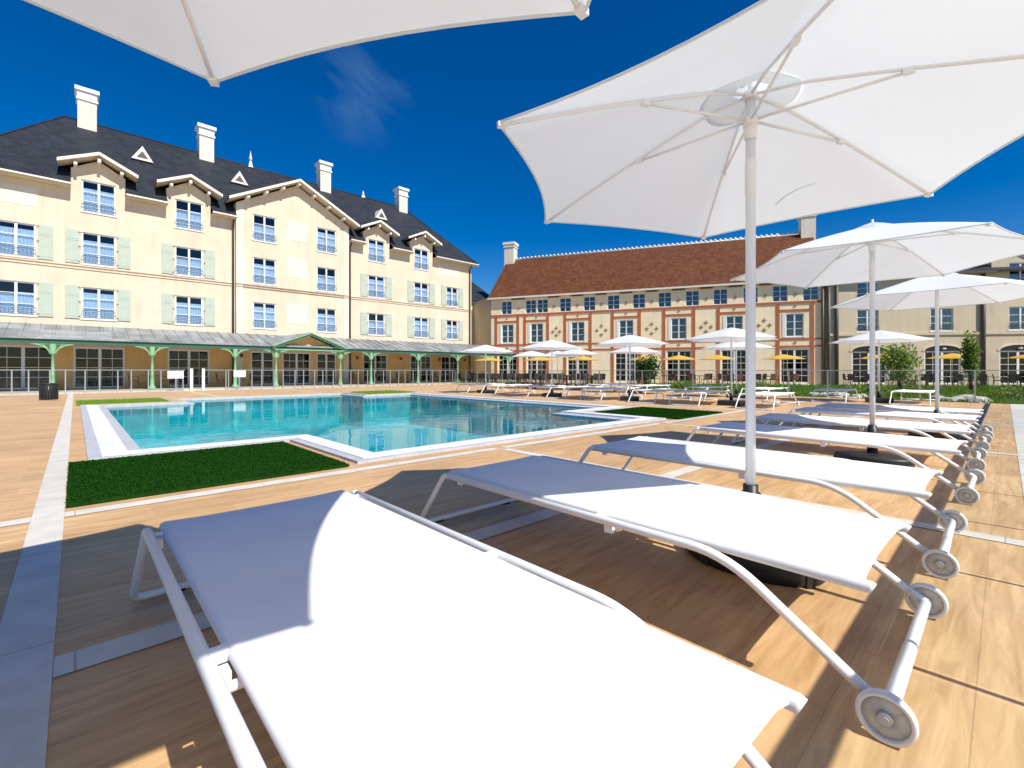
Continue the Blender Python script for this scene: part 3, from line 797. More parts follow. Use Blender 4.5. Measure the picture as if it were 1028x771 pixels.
# pale rendered panels
mb = MB()
for x0, x1, z0, z1, y in ((-4.0, -1.42, 9.5, 10.45, 0), (10.74, 12.1, 10.15, 11.45, by), (10.74, 12.1, 7.55, 9.0, by), (10.74, 12.1, 4.3, 5.7, by), (23.5, 25.8, 9.5, 10.4, 0)):
    mb.box(x0, x1, y - .012, y - .001, z0, z1)
mb.build('wall_panel', M['cream_pale'], HB)
# corner pilasters of the bay
mb = MB()
for xx in (7.62, 14.78): mb.box(xx, xx + .4, by - .03, by - .001, .0, 11.93)
mb.build('pilaster', M['cream_pale'], HB)
# string course
mb = MB()
for (a, b, y) in ((XL, 7.58, 0), (7.62, 15.18, by - .031), (15.22, XR, 0)):
    mb.prism([(y - .001, 6.52), (y - .05, 6.52), (y - .05, 6.56), (y - .001, 6.57)], 'x', a, b); mb.prism([(y - .001, 6.66), (y - .07, 6.68), (y - .07, 6.72), (y - .001, 6.74)], 'x', a, b)
mb.build('string_course', M['cream'], HB)
for i, x in enumerate(cols_sh):
    for r in (1, 2):
        window('wa%d' % ((i + r) % 3), HB, x, rows[r], dict(WA, seed=(i + r) % 3, curtain=(.74, .66, .8)[(i + r) % 3]))
        for s in (-1, 1): shutter(HB, x + s * (.71 + .36), rows[r] - .02, .58, 1.78, s)
for r in (1, 2):
    window('wn', HB, 25.0, rows[r], dict(w=1.24, h=1.72, nbars=2, curtain=.74, rail=True))
    for s in (-1, 1): shutter(HB, 25.0 + s * (.62 + .34), rows[r] - .02, .5, 1.78, s)
for i, x in enumerate(cols_bay):
    for r in (1, 2, 3): window('wa%d' % ((i + r + 1) % 3), HB, x, rows[r], WA, y=by)
for i, x in enumerate(dormers): window('wa%d' % (i % 3), HB, x, rows[3], WA)
# ground floor doors behind the veranda
for i, (x, w) in enumerate(doors):
    y = by if 7.7 < x < 15.2 else 0
    window('door%.2f' % w, HB, x, .04, dict(w=w, h=DH - .04, kind='door', nbars=3, curtain=0, rail=False, bars_x=1 if w > 1.5 else 0, fw=.09), y=y)
# roof: hipped, with room for the dormers
mb = MB(); ov = .6; ry = 6.; rz = 16.95; ez = EZ + .05
A = (XL - .4, -ov, ez); B = (XR + .4, -ov, ez); C = (XR + .4, 12 + ov, ez); Dd = (XL - .4, 12 + ov, ez); E1 = (-.5, ry, rz); E2 = (23.3, ry, rz)
def on_slope(x, y): return (x, y, ez + (y + ov) / (ry + ov) * (rz - ez))
def hipx(y, side): t = (y + ov) / (ry + ov); return (A[0] + (E1[0] - A[0]) * t) if side < 0 else (B[0] + (E2[0] - B[0]) * t)
yc = .02
mb.quad(on_slope(hipx(yc, -1), yc), on_slope(hipx(yc, 1), yc), E2, E1)
for a, b in [(XL - .4, dormers[0] - 1.13), (dormers[0] + 1.13, dormers[1] - 1.13), (dormers[1] + 1.13, 7.6), (15.2, dormers[2] - 1.13), (dormers[2] + 1.13, dormers[3] - 1.13), (dormers[3] + 1.13, XR + .4)]:
    a2 = hipx(yc, -1) if a < XL else a; b2 = hipx(yc, 1) if b > XR else b
    mb.quad(on_slope(a, -ov), on_slope(b, -ov), on_slope(b2, yc), on_slope(a2, yc))
mb.bm.faces.new([mb.bm.verts.new(v) for v in (B, C, E2)]); mb.quad(C, Dd, E1, E2); mb.bm.faces.new([mb.bm.verts.new(v) for v in (Dd, A, E1)])
mb.box(XL - .3, XR + .3, -ov + .05, .3, EZ - .05, ez - .01) if False else None
roof = mb.build('roof', M['slate'], HB)
mb = MB(); mb.tube([E1, E2], .07, 8); mb.tube([E1, A], .06, 8); mb.tube([E2, B], .06, 8); mb.build('ridge_cap', M['slate'], roof)
def roof_y(z): return -ov + (z - ez) / (rz - ez) * (ry + ov)
# eaves boards and gutters between dormers
mb = MB(); mg = MB()
segl = [(XL - .4, dormers[0] - 1.13), (dormers[0] + 1.13, dormers[1] - 1.13), (dormers[1] + 1.13, 7.6), (15.2, dormers[2] - 1.13), (dormers[2] + 1.13, dormers[3] - 1.13), (dormers[3] + 1.13, XR + .4)]
for a, b in segl:
    mb.box(a, b, -ov + .02, -.002, EZ - .10, EZ - .02); mg.box(a, b, -ov - .08, -ov + .015, EZ - .03, EZ + .05)
mb.build('eaves_board', M['tan'], roof); mg.build('gutter', M['trim'], roof)
# gable and dormer roofs
def gable_roof(xc, hw, zl, za, yf, thick=.09, back=None):
    # two slabs from front yf back into the main roof
    mb = MB(); w = hw
    for s in (-1, 1):
        yb_l = roof_y(zl) + .4; yb_a = roof_y(za) + .5
        p = [(xc + s * w, yf, zl), (xc, yf, za), (xc, yb_a, za), (xc + s * w, yb_l, zl)]
        q = [(a, b, c + thick) for a, b, c in p]
        V = [mb.bm.verts.new(v) for v in p + q]
        for f in ((0, 1, 2, 3), (7, 6, 5, 4), (0, 4, 5, 1), (1, 5, 6, 2), (2, 6, 7, 3), (3, 7, 4, 0)): mb.bm.faces.new([V[i] for i in f])
    g = mb.build('gable_roof', M['slate'], HB)
    for s in (-1, 1):
        mb = MB(); p = [(xc + s * w, yf, zl - .035), (xc, yf, za - .035), (xc, .3, za - .035), (xc + s * w, .3, zl - .035)]
        q = [(a, b, c + .03) for a, b, c in p]; V = [mb.bm.verts.new(v) for v in p + q]
        for f in ((0, 1, 2, 3), (7, 6, 5, 4), (0, 4, 5, 1), (1, 5, 6, 2), (2, 6, 7, 3), (3, 7, 4, 0)): mb.bm.faces.new([V[i] for i in f])
        mb.build('soffit', M['tan'], g)
    mb = MB()
    for s in (-1, 1):
        p = [(xc + s * (w + .02), zl - .05), (xc, za - .05), (xc, za + thick + .03), (xc + s * (w + .02), zl + thick + .03)]
        mb.prism(p, 'y', yf - .06, yf - .003)
    mb.build('bargeboard', M['trim'], g)
    return g
for x in dormers:
    g = gable_roof(x, 1.64, 11.98, 12.78, -.66)
    mb = MB()
    for s, zz in ((-1, 12.28 - .18), (0, 12.70 - .16), (1, 12.28 - .18)):
        xx = x + s * .95; mb.box(xx - .07, xx + .07, -.60, -.005, zz - .12 if s else zz - .16, zz + .02)
    mb.build('bracket', M['trim'], g)
g = gable_roof(11.4, 4.30, 11.92, 14.20, -.9, .09)
mb = MB()
for s in (-3.2, -2.1, -1.05, 0, 1.05, 2.1, 3.2):
    zz = 14.20 - abs(s) * (2.28 / 4.3); mb.box(11.4 + s - .09, 11.4 + s + .09, -.84, by - .005, zz - .25, zz - .08)
mb.build('bracket', M['trim'], g)
# little triangular roof vents
for x, z in ((3.1, 14.35), (8.55, 14.4), (19.5, 14.3)):
    y = roof_y(z); mb = MB()
    mb.prism([(x - .55, z - .05), (x + .55, z - .05), (x, z + .85)], 'y', y - .25, y + 1.0); v = mb.build('roof_vent', M['trim'], roof)
    mb = MB(); mb.prism([(x - .28, z + .10), (x + .28, z + .10), (x, z + .52)], 'y', y - .27, y - .252); mb.build('louvre', M['gutter'], v)
# chimneys
for x, z0 in ((.55, 0), (6.95, 0), (15.55, 0), (23.0, -.2)):
    mb = MB(); y = 5.6; b = z0
    b -= .22
    mb.box(x - .45, x + .45, y - .42, y + .42, 15.2, 18.2 + b); c = mb.build('chimney', M['cream_pale'], roof)
    mb = MB(); mb.box(x - .52, x + .52, y - .49, y + .49, 18.2 + b, 18.32 + b); mb.box(x - .47, x + .47, y - .44, y + .44, 18.323 + b, 18.75 + b); mb.box(x - .58, x + .58, y - .55, y + .55, 18.753 + b, 18.98 + b)
    mb.build('chimney_cap', M['white'], c)
for x, h in ((10.0, 1.25), (19.3, .6)):
    mb = MB(); mb.lathe([(.0, h), (.05, h * .72), (.14, h * .45), (.05, h * .4), (.10, h * .25), (.16, 0), (.2, -.1)], 'z', 12, (x, 6, 16.98)); mb.build('finial', M['white'], roof)
# down pipes
for x in (7.48, 15.34, 26.95):
    mb = MB(); mb.tube([(x, -.10, .1), (x, -.10, 10.4), (x, -.36, 10.75)], .06, 8); mb.build('downpipe', M['gutter'], HB)
# wall lamps under the veranda
for x in (7.9, 15.9, 19.7, 23.5, 26.3):
    mb = MB(); yy = by if 7.62 < x < 15.18 else 0
    mb.lathe([(.0, .0), (.07, .02), (.10, .2), (.0, .26)], 'z', 10, (x, yy - .16, 1.85)); mb.box(x - .02, x + .02, yy - .14, yy - .002, 1.9, 1.94); mb.build('wall_lamp', M['gutter'], HB)

# ---- veranda
VR = empty('veranda', (0, 34.5, 0), 0, 'green iron veranda with grey zinc roof running along the cream hotel', 'veranda')
vx0, vx1, vy = XL - 1, 29.4, -3.3; vt, ve = 3.42, 2.56
mb = MB(); V = [(vx0, vy, ve), (vx1, vy, ve), (vx1 - 1.0, -.26, vt), (vx0, -.26, vt)]
mb.quad(*V); mb.quad(*[(a, b, c - .05) for a, b, c in V]); mb.quad(V[1], (vx1, .0, ve), (vx1 - 1.0, -.26, vt), V[2]) if False else None
mb.quad((vx1, vy, ve), (vx1, -.26, ve), (vx1 - 1.0, -.26, vt), (vx1 - 1.0, -.261, vt))
vroof = mb.build('roof', M['zinc'], VR, recalc=False)
mb = MB(); x = vx0 + .2
sl = (vt - ve) / (-.26 - vy); ang = math.atan(sl)
while x < vx1 - 1.05:
    mb.tube([(x, vy, ve + .02), (x, -.27, vt + .02)], .02, 6); x += .56
mb.build('standing_seam', M['zinc'], vroof)
mb = MB(); mb.box(vx0, vx1, vy - .07, vy - .005, ve - .06, ve + .045); mb.build('gutter', M['zinc'], vroof)
mb = MB(); mb.box(vx0, vx1, vy + .02, vy + .10, ve - .26, ve - .065); mb.build('fascia', M['dkgreen'], VR)
mb = MB()
for x in [vx0 + .5 + 1.1 * k for k in range(31)]:
    mb.tube([(x, vy + .1, ve - .12), (x, -.27, vt - .12)], .045, 4)
mb.build('rafter', M['dkgreen'], VR)
posts = [-4.6, -.78, 3.0, 6.9, 9.15, 13.25, 15.5, 19.4, 23.2, 26.4, 29.1]
def vpost(x):
    mb = MB(); y = vy + .06
    mb.lathe([(.16, 0), (.16, .12), (.10, .2), (.075, .75), (.095, .8), (.065, .86), (.055, 1.75), (.12, 1.80), (.12, 1.86), (.13, 2.28)], 'z', 12, (x, y, 0))
    p = mb.build('post', M['green'], VR)
    for s in (-1, 1):
        mb = MB(); pts = []
        for k in range(7):
            t = k / 6 * math.pi / 2; pts.append((x + s * (.10 + .62 * (1 - math.cos(t))), y, 1.78 + .48 * math.sin(t)))
        mb.tube(pts, .028, 6); mb.tube([(x + s * .1, y, 2.27), (x + s * .74, y, 2.27)], .024, 6); mb.tube([(x + s * .12, y, 2.0), (x + s * .35, y, 2.24)], .018, 6)
        mb.build('scroll_bracket', M['green'], p)
for x in posts: vpost(x)
# pediment over the entrance
mb = MB(); x0, x1, xm = 9.0, 13.4, 11.2; yf = vy - .25; zb, zt = 2.50, 3.42
for s, xa in ((-1, x0 - .15), (1, x1 + .15)):
    p = [(xa, yf, zb), (xm, yf, zt), (xm, -.3, zt + .02), (xa, -1.2, zb + .5)]
    q = [(a, b, c + .07) for a, b, c in p]; V = [mb.bm.verts.new(v) for v in p + q]
    for f in ((0, 1, 2, 3), (7, 6, 5, 4), (0, 4, 5, 1), (1, 5, 6, 2), (2, 6, 7, 3), (3, 7, 4, 0)): mb.bm.faces.new([V[i] for i in f])
pd = mb.build('pediment_roof', M['zinc'], VR)
for k, (dz, mt_) in enumerate(((0, 'green'), (-.085, 'dkgreen'), (-.13, 'green'))):
    mb = MB(); hh = (.05, .04, .035)[k]; yy = yf - .05 + k * .03
    mb.prism([(x0 - .15, zb - .02 + dz), (xm, zt - .02 + dz), (x1 + .15, zb - .02 + dz), (x1 + .15, zb - .02 + dz + hh), (xm, zt - .02 + dz + hh), (x0 - .15, zb - .02 + dz + hh)], 'y', yy, yy + .028)
    mb.build('pediment_moulding', M[mt_], VR)
mb = MB(); mb.box(x0, x1, yf + .04, yf + .1, zb - .2, zb - .14); mb.build('pediment_beam', M['green'], VR)
mb = MB(); mb.prism([(x0 + .1, zb - .1), (x1 - .1, zb - .1), (xm, zt - .14)], 'y', yf + .5, yf + .54); mb.build('tympanum', M['ochre_and_shade'], VR)
mb = MB(); mb.quad((-6, 28.2, -.02), (31, 28.2, -.02), (31, 34.3, -.02), (-6, 34.3, -.02)); tag(mb.build('veranda_floor', M['ground'], recalc=False), kind='structure')

# ---- red framed building
th = math.atan2(-.9006, .434)
RB = empty('red_framed_building', (30.0, 34.9, 0), th, 'cream building with brick red framing and long brown tiled roof', 'building')
L = 28.05; GZ = -.12
topw = [1.65, 4.15, 5.33, 7.54, 9.81, 11.98, 14.2, 16.36, 18.58, 20.75, 23.0, 25.1, 27.2]
midw = [1.75, 4.75, 8.72, 13.1, 17.5, 21.8, 26.1]
hm = [(x - .62, x + .62, 3.68, 5.5) for x in midw]; hd = [(x - 1.0, x + 1.0, 0, 2.72) for x in midw]; ht = [(x - .52, x + .52, 6.5, 7.76) for x in topw]
mb = MB(); grid_wall(mb, 0, L, GZ, 8.05, hm + hd + ht)
mb.quad((0, 0, GZ), (0, 10, GZ), (0, 10, 8.05), (0, 0, 8.05)); mb.quad((L, 0, GZ), (L, 10, GZ), (L, 10, 8.05), (L, 0, 8.05)); mb.quad((0, 10, GZ), (L, 10, GZ), (L, 10, 8.05), (0, 10, 8.05))
for xx in (.02, L - .02): mb.bm.faces.new([mb.bm.verts.new(v) for v in ((xx, 0, 8.0), (xx, 10, 8.0), (xx, 5, 12.8))])
mb.build('wall', M['cream_red'], RB, recalc=False)
for i, x in enumerate(midw):
    key = 'rm%d' % (i % 2); f = window(key, RB, x, 3.68, dict(w=1.24, h=1.82, nbars=2, curtain=(.0, .9)[0] , rail=False, bars_x=0, seed=i))
    window('doorR', RB, x, 0, dict(w=2.0, h=2.72, kind='door', nbars=4, curtain=0, rail=False, bars_x=1, fw=.1))
for x in topw: window('rt', RB, x, 6.5, dict(w=1.04, h=1.26, nbars=2, curtain=0, rail=False, fw=.035))
# open curtains in two windows, white side casings
for x in midw:
    mb = MB()
    mb.box(x - .86, x - .63, -.03, -.001, 3.64, 5.54)
    mb.build('window_surround', M['white'], RB)
# brick framing
mb = MB(); fr = .075
def bar(x0, x1, z0, z1, d=.05): mb.box(x0, x1, -d, -.001, z0, z1)
bar(0, L, 6.28, 6.46, .062)
bays = [(.55, 2.85), (3.55, 5.85), (7.52, 9.9), (11.9, 14.25), (16.3, 18.7), (20.6, 23.0), (24.95, 27.3)]
for a, b in bays:
    for x in (a, b): bar(x - .11, x + .11, GZ, 6.277)
    bar(a + .13, b - .13, 5.68, 5.84, .045); bar(a + .13, b - .13, 3.42, 3.56, .045); bar(a + .13, b - .13, 2.84, 2.98, .045)
gaps = [(0, bays[0][0])] + [(bays[i][1], bays[i + 1][0]) for i in range(6)] + [(bays[-1][1], L)]
for a, b in gaps:
    bar(a + .13 if a else 0, b - .13 if b < L else L, 3.42, 3.54, .04); bar(a + .13 if a else 0, b - .13 if b < L else L, 2.86, 2.98, .04)
mb.build('brick_framing', M['brick'], RB)
mb = MB()
def diamond(x, z, r=.14):
    mb.prism([(x - r, z), (x, z - r), (x + r, z), (x, z + r)], 'y', -.03, -.001)
    for dx, dz in ((-1, 0), (1, 0), (0, 1), (0, -1)): mb.prism([(x + dx * r * 1.1 - .045, z + dz * r * 1.1), (x + dx * r * 1.1, z + dz * r * 1.1 - .045), (x + dx * r * 1.1 + .045, z + dz * r * 1.1), (x + dx * r * 1.1, z + dz * r * 1.1 + .045)], 'y', -.036, -.0305)
for a, b in gaps[2:-1]:
    c = (a + b) / 2; s = min(.42, (b - a) * .2)
    for dx, dz in ((-s, 0), (s, 0), (0, s), (0, -s)): diamond(c + dx, 4.65 + dz, .13)
for a, b in bays: diamond((a + b) / 2, 6.06, .07); diamond((a + b) / 2, 3.2, .10)
for i in range(len(topw) - 1):
    if topw[i + 1] - topw[i] > 1.5: diamond((topw[i] + topw[i + 1]) / 2, 7.0, .12)
mb.build('wall_ornament', M['ornament'], RB)
# eaves soffit and roof
mb = MB(); rid = 12.85; e = 8.0
prof = [(-.3, e), (5, rid), (10.3, e), (10.3, e + .14), (5, rid + .14), (-.3, e + .14)]
mb.prism(prof, 'x', -.25, L + .25); roof2 = mb.build('roof', M['tile'], RB)
mb = MB(); mb.box(-.25, L + .25, -.37, -.302, e - .02, e + .13); mb.build('gutter', M['trim'], roof2)
mb = MB()
for i in range(len(topw) - 1):
    a, b = topw[i] + .6, topw[i + 1] - .6
    if b > a: mb.box(a, b, -.28, -.003, 7.86, 7.97)
mb.build('rafter_board', M['gutter'], roof2)
mb = MB(); mb.tube([(-.25, 5, rid + .17), (L + .25, 5, rid + .17)], .10, 8); x = 0
while x < L: mb.cyl((x, 5, rid + .2), .11, .17, 6); x += .42
mb.build('ridge_tile', M['trim'], roof2)
for x in (.15, L - .1):
    mb = MB(); mb.box(x - .55, x + .55, 4.45, 5.55, 11.9, 14.3); c = mb.build('chimney', M['cream_pale'], roof2)
    mb = MB(); mb.box(x - .62, x + .62, 4.38, 5.62, 14.3, 14.42); mb.box(x - .68, x + .68, 4.32, 5.68, 14.6, 14.85); mb.box(x - .57, x + .57, 4.43, 5.57, 14.423, 14.597); mb.build('chimney_cap', M['white'], c)
for x in (L + .12, L + .5):
    mb = MB(); mb.tube([(x - .2, -.12, GZ), (x - .2, -.12, 7.9)], .09, 8); mb.build('downpipe', M['gutter'], RB)
# ---- tan wing at the right
WX, WY = 30.0 + .434 * 28.35, 34.9 - .9006 * 28.35
tw = math.atan2(-.796, .605)
WB = empty('tan_wing', (WX, WY, 0), tw, 'tan rendered wing with arched ground floor doors and slate roof', 'building')
WLn = 24.
ww = [2.75, 7.7, 12.75, 17.8, 21.5]; ad = [2.85, 7.75, 12.6, 17.5]
h1 = [(x - .75, x + .75, 3.95, 5.65) for x in ww]; h2 = [(x - .75, x + .75, 6.45, 7.75) for x in (2.75, 7.7)] + [(12.0, 13.5, 7.15, 8.85)]
mb = MB()
ah = [(x - 1.2, x + 1.2, 0, 2.45) for x in ad]
grid_wall(mb, 0, 10.9, GZ, 8.2, [h for h in h1 + h2 + ah if h[1] < 10.9]); grid_wall(mb, 10.9, 14.6, GZ, 9.6, [h for h in h1 + h2 + ah if 10.9 < h[0] and h[1] < 14.6])
grid_wall(mb, 14.6, WLn, GZ, 8.2, [h for h in h1 + ah if h[0] > 14.6])
mb.prism([(10.9, 9.6), (14.6, 9.6), (12.75, 10.6)], 'y', 0, .3)
for xx in (10.9, 14.6): mb.quad((xx, 0, 8.2), (xx, 2.5, 8.2), (xx, 2.5, 9.6), (xx, 0, 9.6))
for xx in (0, WLn): mb.quad((xx, 0, GZ), (xx, 10, GZ), (xx, 10, 8.2), (xx, 0, 8.2))
mb.build('wall', M['tan'], WB, recalc=False)
# segmental arches over the doors (lunette glazing in a shallow arch)
for x in ad:
    mb = MB(); pts = []
    for k in range(13):
        t = k / 12 * math.pi; pts.append((x - 1.2 * math.cos(t), 2.452 + .42 * math.sin(t)))
    mb.prism(pts, 'y', -.012, -.001); mb.build('arch_light', M['room'], WB)
    mb = MB(); q = [(x - 1.36 * math.cos(k / 12 * math.pi), 2.45 + .56 * math.sin(k / 12 * math.pi)) for k in range(13)]
    for k in range(12):
        mb.prism([pts[k], pts[k + 1], q[k + 1], q[k]], 'y', -.04, -.001)
    mb.build('arch_surround', M['cream'], WB)
    f = window('doorA', WB, x, 0, dict(w=2.4, h=2.45, kind='door', nbars=4, curtain=0, rail=False, bars_x=1, fw=.1))
    mb = MB(); mb.lathe([(.0, 0), (.12, .02), (.14, .1), (.0, .14)], 'z', 10, (x, -.14, 2.55)); mb.build('wall_lamp', M['lamp'], WB)
for x in ww: window('ww', WB, x, 3.95, dict(w=1.5, h=1.7, nbars=2, curtain=0, rail=True, bars_x=0))
for x in (2.75, 7.7): window('ww2', WB, x, 6.45, dict(w=1.5, h=1.3, nbars=2, curtain=0, rail=True))
window('ww3', WB, 12.75, 7.15, dict(w=1.5, h=1.7, nbars=2, curtain=0, rail=True))
mb = MB(); mb.box(0, WLn, -.09, -.001, 3.66, 3.84); mb.build('string_course', M['tan'], WB)
mb = MB()
p = [(-.45, 8.15), (5, 11.4), (10.5, 8.15), (10.5, 8.3), (5, 11.55), (-.45, 8.3)]
mb.prism(p, 'x', -.3, WLn); r3 = mb.build('roof', M['slate'], WB)
mb = MB()
for s in (-1, 1):
    q = [(12.75 + s * 2.4, -.6, 9.45), (12.75, -.6, 10.75), (12.75, 3.2, 10.75), (12.75 + s * 2.4, 1.8, 9.45)]; t_ = [(a, b, c + .14) for a, b, c in q]
    V = [mb.bm.verts.new(v) for v in q + t_]
    for f in ((0, 1, 2, 3), (7, 6, 5, 4), (0, 4, 5, 1), (1, 5, 6, 2), (2, 6, 7, 3), (3, 7, 4, 0)): mb.bm.faces.new([V[i] for i in f])
mb.build('gable_roof', M['slate'], WB)
mb = MB(); mb.box(-.3, 10.85, -.55, -.452, 8.1, 8.25); mb.box(14.65, WLn, -.55, -.452, 8.1, 8.25); mb.build('gutter', M['gutter'], r3)
for x in (.55, 10.3, 15.2):
    mb = MB(); mb.tube([(x, -.12, GZ), (x, -.12, 8.1)], .13, 8); mb.build('downpipe', M['gutter'], WB)

# ---- small link between hotel and red building
LK = empty('link_building', (27.25, 39.5, 0), 0, 'narrow slate roofed link tucked between the hotel and the red framed building', 'building')
mb = MB(); grid_wall(mb, 0, 6, GZ, 8.4, [(2.0, 2.9, 6.7, 7.7)])
mb.build('wall', M['cream_pale'], LK, recalc=False)
window('lk', LK, 2.45, 6.7, dict(w=.9, h=1.0, nbars=1, curtain=0, rail=False))
mb = MB(); mb.prism([(-.4, 8.35), (5, 11.6), (10, 8.35), (10, 8.5), (5, 11.8), (-.4, 8.5)], 'x', -.4, 8); mb.build('roof', M['slate'], LK)
mb = MB(); mb.prism([(2.78, -4.58), (3.0, -4.50), (4.4, 0), (4.2, 0)], 'z', GZ, 8.34); mb.build('side_wall', M['tan'], LK)

# ------------------------------------------------------------------ glass pool fence
def fence(name, p0, p1, offs, label, h=1.04, z0=0., two=True, railw=.022, pw=.02):
    p0 = Vector(p0); p1 = Vector(p1); d = p1 - p0; Ln = d.length; ang = math.atan2(d.y, d.x)
    root = empty(name, (p0.x, p0.y, z0), ang, label, 'fence')
    mb = MB(); mb.box(0, Ln, -railw, railw, h - .03, h); mb.build('top_rail', M['steel'], root)
    mb = MB(); mb.box(0, Ln, -.012, .012, .05, .075); mb.build('bottom_rail', M['steel'], root)
    proto = None
    for i, x in enumerate(offs):
        if proto is None:
            mb = MB(); mb.box(-pw, pw, -pw, pw, 0, h - .032); mb.box(-.05, .05, -.05, .05, .0, .012)
            proto = mb.build('post', M['steel'], root); proto.location = (x, 0, 0)
        else:
            c = proto.copy(); COL.objects.link(c); c.location = (x, 0, 0)
    mb = MB()
    for a, b in zip(offs, offs[1:]):
        if b - a > .12: mb.box(a + .03, b - .03, -.004, .004, .09, h - .05)
    mb.build('glass_panel', M['fglass'], root)
    return root
xs = []
x = -13.
while x < 20.3: xs += [x, x + .48]; x += 1.11
fx = [v for v in xs if not 3.9 < v < 5.6]
off1 = [v + 14 for v in fx if v < 3.9]; off2 = [v - 5.7 for v in fx if v > 5.7]
fence('glass_fence', (-14, 28.0, 0), (3.98, 28.0, 0), off1 + [17.9], 'glass pool fence in front of the left half of the veranda')
fence('glass_fence', (5.7, 28.0, 0), (20.5, 28.0, 0), [0.05] + off2, 'glass pool fence in front of the right half of the veranda')
fence('glass_fence', (20.5, 28.0, 0), (20.5, -5, 0), [.05 + 1.3 * k for k in range(26)], 'glass pool fence running along the lawn before the terrace', z0=-.1, h=1.12)
offb = sorted([14 + 2.09 + 1.13 * k for k in range(-13, 15)])
offb = [v for v in offb if 0 < v < 34]
fence('glass_fence', (-14, -.58, 0), (20.3, -.58, 0), offb, 'glass fence with flat handrail behind the near loungers', h=1.06, railw=.045, pw=.011)
# gate between the two front halves
gt = empty('pool_gate', (4.25, 28.0, 0), 0, 'white pool gate with thick posts and paper signs in the glass fence', 'gate')
for xx in (0, .5):
    mb = MB(); mb.box(xx - .06, xx + .06, -.06, .06, 0, 1.1); mb.build('post', M['white'], gt)
mb = MB(); mb.box(.07, .43, -.004, .004, .1, 1.0); mb.box(.56, 1.40, -.004, .004, .1, 1.0); mb.build('glass_panel', M['fglass'], gt)
mb = MB(); mb.box(.56, 1.42, -.018, .018, 1.01, 1.04); mb.build('top_rail', M['steel'], gt)
for xx, nm in ((-.75, 'white notice board on a stand left of the pool gate'), (2.0, 'white notice board on a grey stand right of the pool gate')):
    s_ = empty('notice_stand', (4.3 + xx, 27.6, 0), 0, nm, 'sign')
    mb = MB(); mb.box(-.32, .32, -.02, .0, .62, .98) if xx < 0 else mb.box(-.28, .28, -.02, .0, .66, 1.0); mb.build('board', M['white'], s_)
    mb = MB(); mb.tube([(0, .02, 0), (0, .02, .98)], .022, 8); mb.prism([(-.22, 0), (.22, 0), (.04, .10), (-.04, .10)], 'y', -.1, .14); mb.build('stand', M['steel'], s_)
# kerb
mb = MB(); mb.box(-14, 20.48, 28.12, 28.35, -.1, .06); tag(mb.build('kerb', M['strip']), kind='structure')
mb = MB(); mb.quad((-14, 26.9, .006), (12.1, 26.9, .006), (12.1, 27.5, .006), (-14, 27.5, .006)); tag(mb.build('path_border', M['strip'], recalc=False), kind='structure')

# bin
bn = empty('litter_bin', (-.66, 22.5, 0), 0, 'black slatted litter bin standing by the cream paving strip', 'bin')
mb = MB(); mb.lathe([(.0, .02), (.26, .02), (.29, .56), (.27, .56), (.24, .05), (0, .05)], 'z', 24); mb.build('liner', M['blackmetal'], bn)
mb = MB()
for k in range(22):
    a = k * 2 * math.pi / 22; mb.box(.275, .30, -.028, .028, .03, .60, Matrix.Rotation(a, 4, 'Z'))
mb.build('slat', M['plastic'], bn)
mb = MB(); mb.tube([(.30 * math.cos(k * math.pi / 12), .30 * math.sin(k * math.pi / 12), .61) for k in range(24)], .02, 6, closed=True); mb.build('rim', M['blackmetal'], bn)

bn.scale = (.8, .8, .9)
# ------------------------------------------------------------------ terrace furniture
def make_chair(name, mt, label):
    root = empty(name, label=label, cat='chair')
    mb = MB(); mb.box(-.23, .23, -.22, .22, .42, .47); mb.build('seat', M[mt], root, bevel=.015)
    mb = MB(); mb.prism([(.20, .46), (.24, .46), (.29, .88), (.25, .88)], 'x', -.23, .23); mb.build('backrest', M[mt], root, bevel=.01)
    for sx in (-1, 1):
        for sy in (-1, 1):
            mb = MB(); mb.tube([(sx * .2, sy * .19, .42), (sx * .22, sy * .22, 0)], .016, 6); mb.build('leg', M[mt], root)
        mb = MB(); mb.tube([(sx * .24, -.18, .44), (sx * .25, -.2, .66), (sx * .25, .24, .68)], .014, 6); mb.build('armrest', M[mt], root)
    return root
def make_table(name, mt, label):
    root = empty(name, label=label, cat='table')
    mb = MB(); mb.box(-.38, .38, -.38, .38, .71, .74); mb.build('tabletop', M[mt], root, bevel=.008)
    mb = MB(); mb.cyl((0, 0, .02), .03, .69, 12); mb.build('pedestal', M['blackmetal'], root)
    mb = MB(); mb.box(-.25, .25, -.03, .03, 0, .03); mb.box(-.03, .03, .031, .25, 0, .03); mb.box(-.03, .03, -.25, -.031, 0, .03); mb.build('foot', M['blackmetal'], root)
    return root
chA = make_chair('terrace_chair', 'wicker', 'x'); chB = make_chair('terrace_chair', 'redwicker', 'x'); tb = make_table('terrace_table', 'wicker', 'x')
chW = make_chair('veranda_chair', 'wood', 'x'); tW = make_table('veranda_table', 'wood', 'x')
first = {id(chA): True, id(chB): True, id(tb): True, id(chW): True, id(tW): True}
def put(o, x, y, rz, lb, gr, z=-.12):
    f = first[id(o)]; first[id(o)] = False
    return place(o, x, y, rz, lb, gr, z=z, first=f)
rnd = random.Random(11)
def loc(root, x, y):
    a = root.rotation_euler.z; return (root.location.x + x * math.cos(a) - y * math.sin(a), root.location.y + x * math.sin(a) + y * math.cos(a))
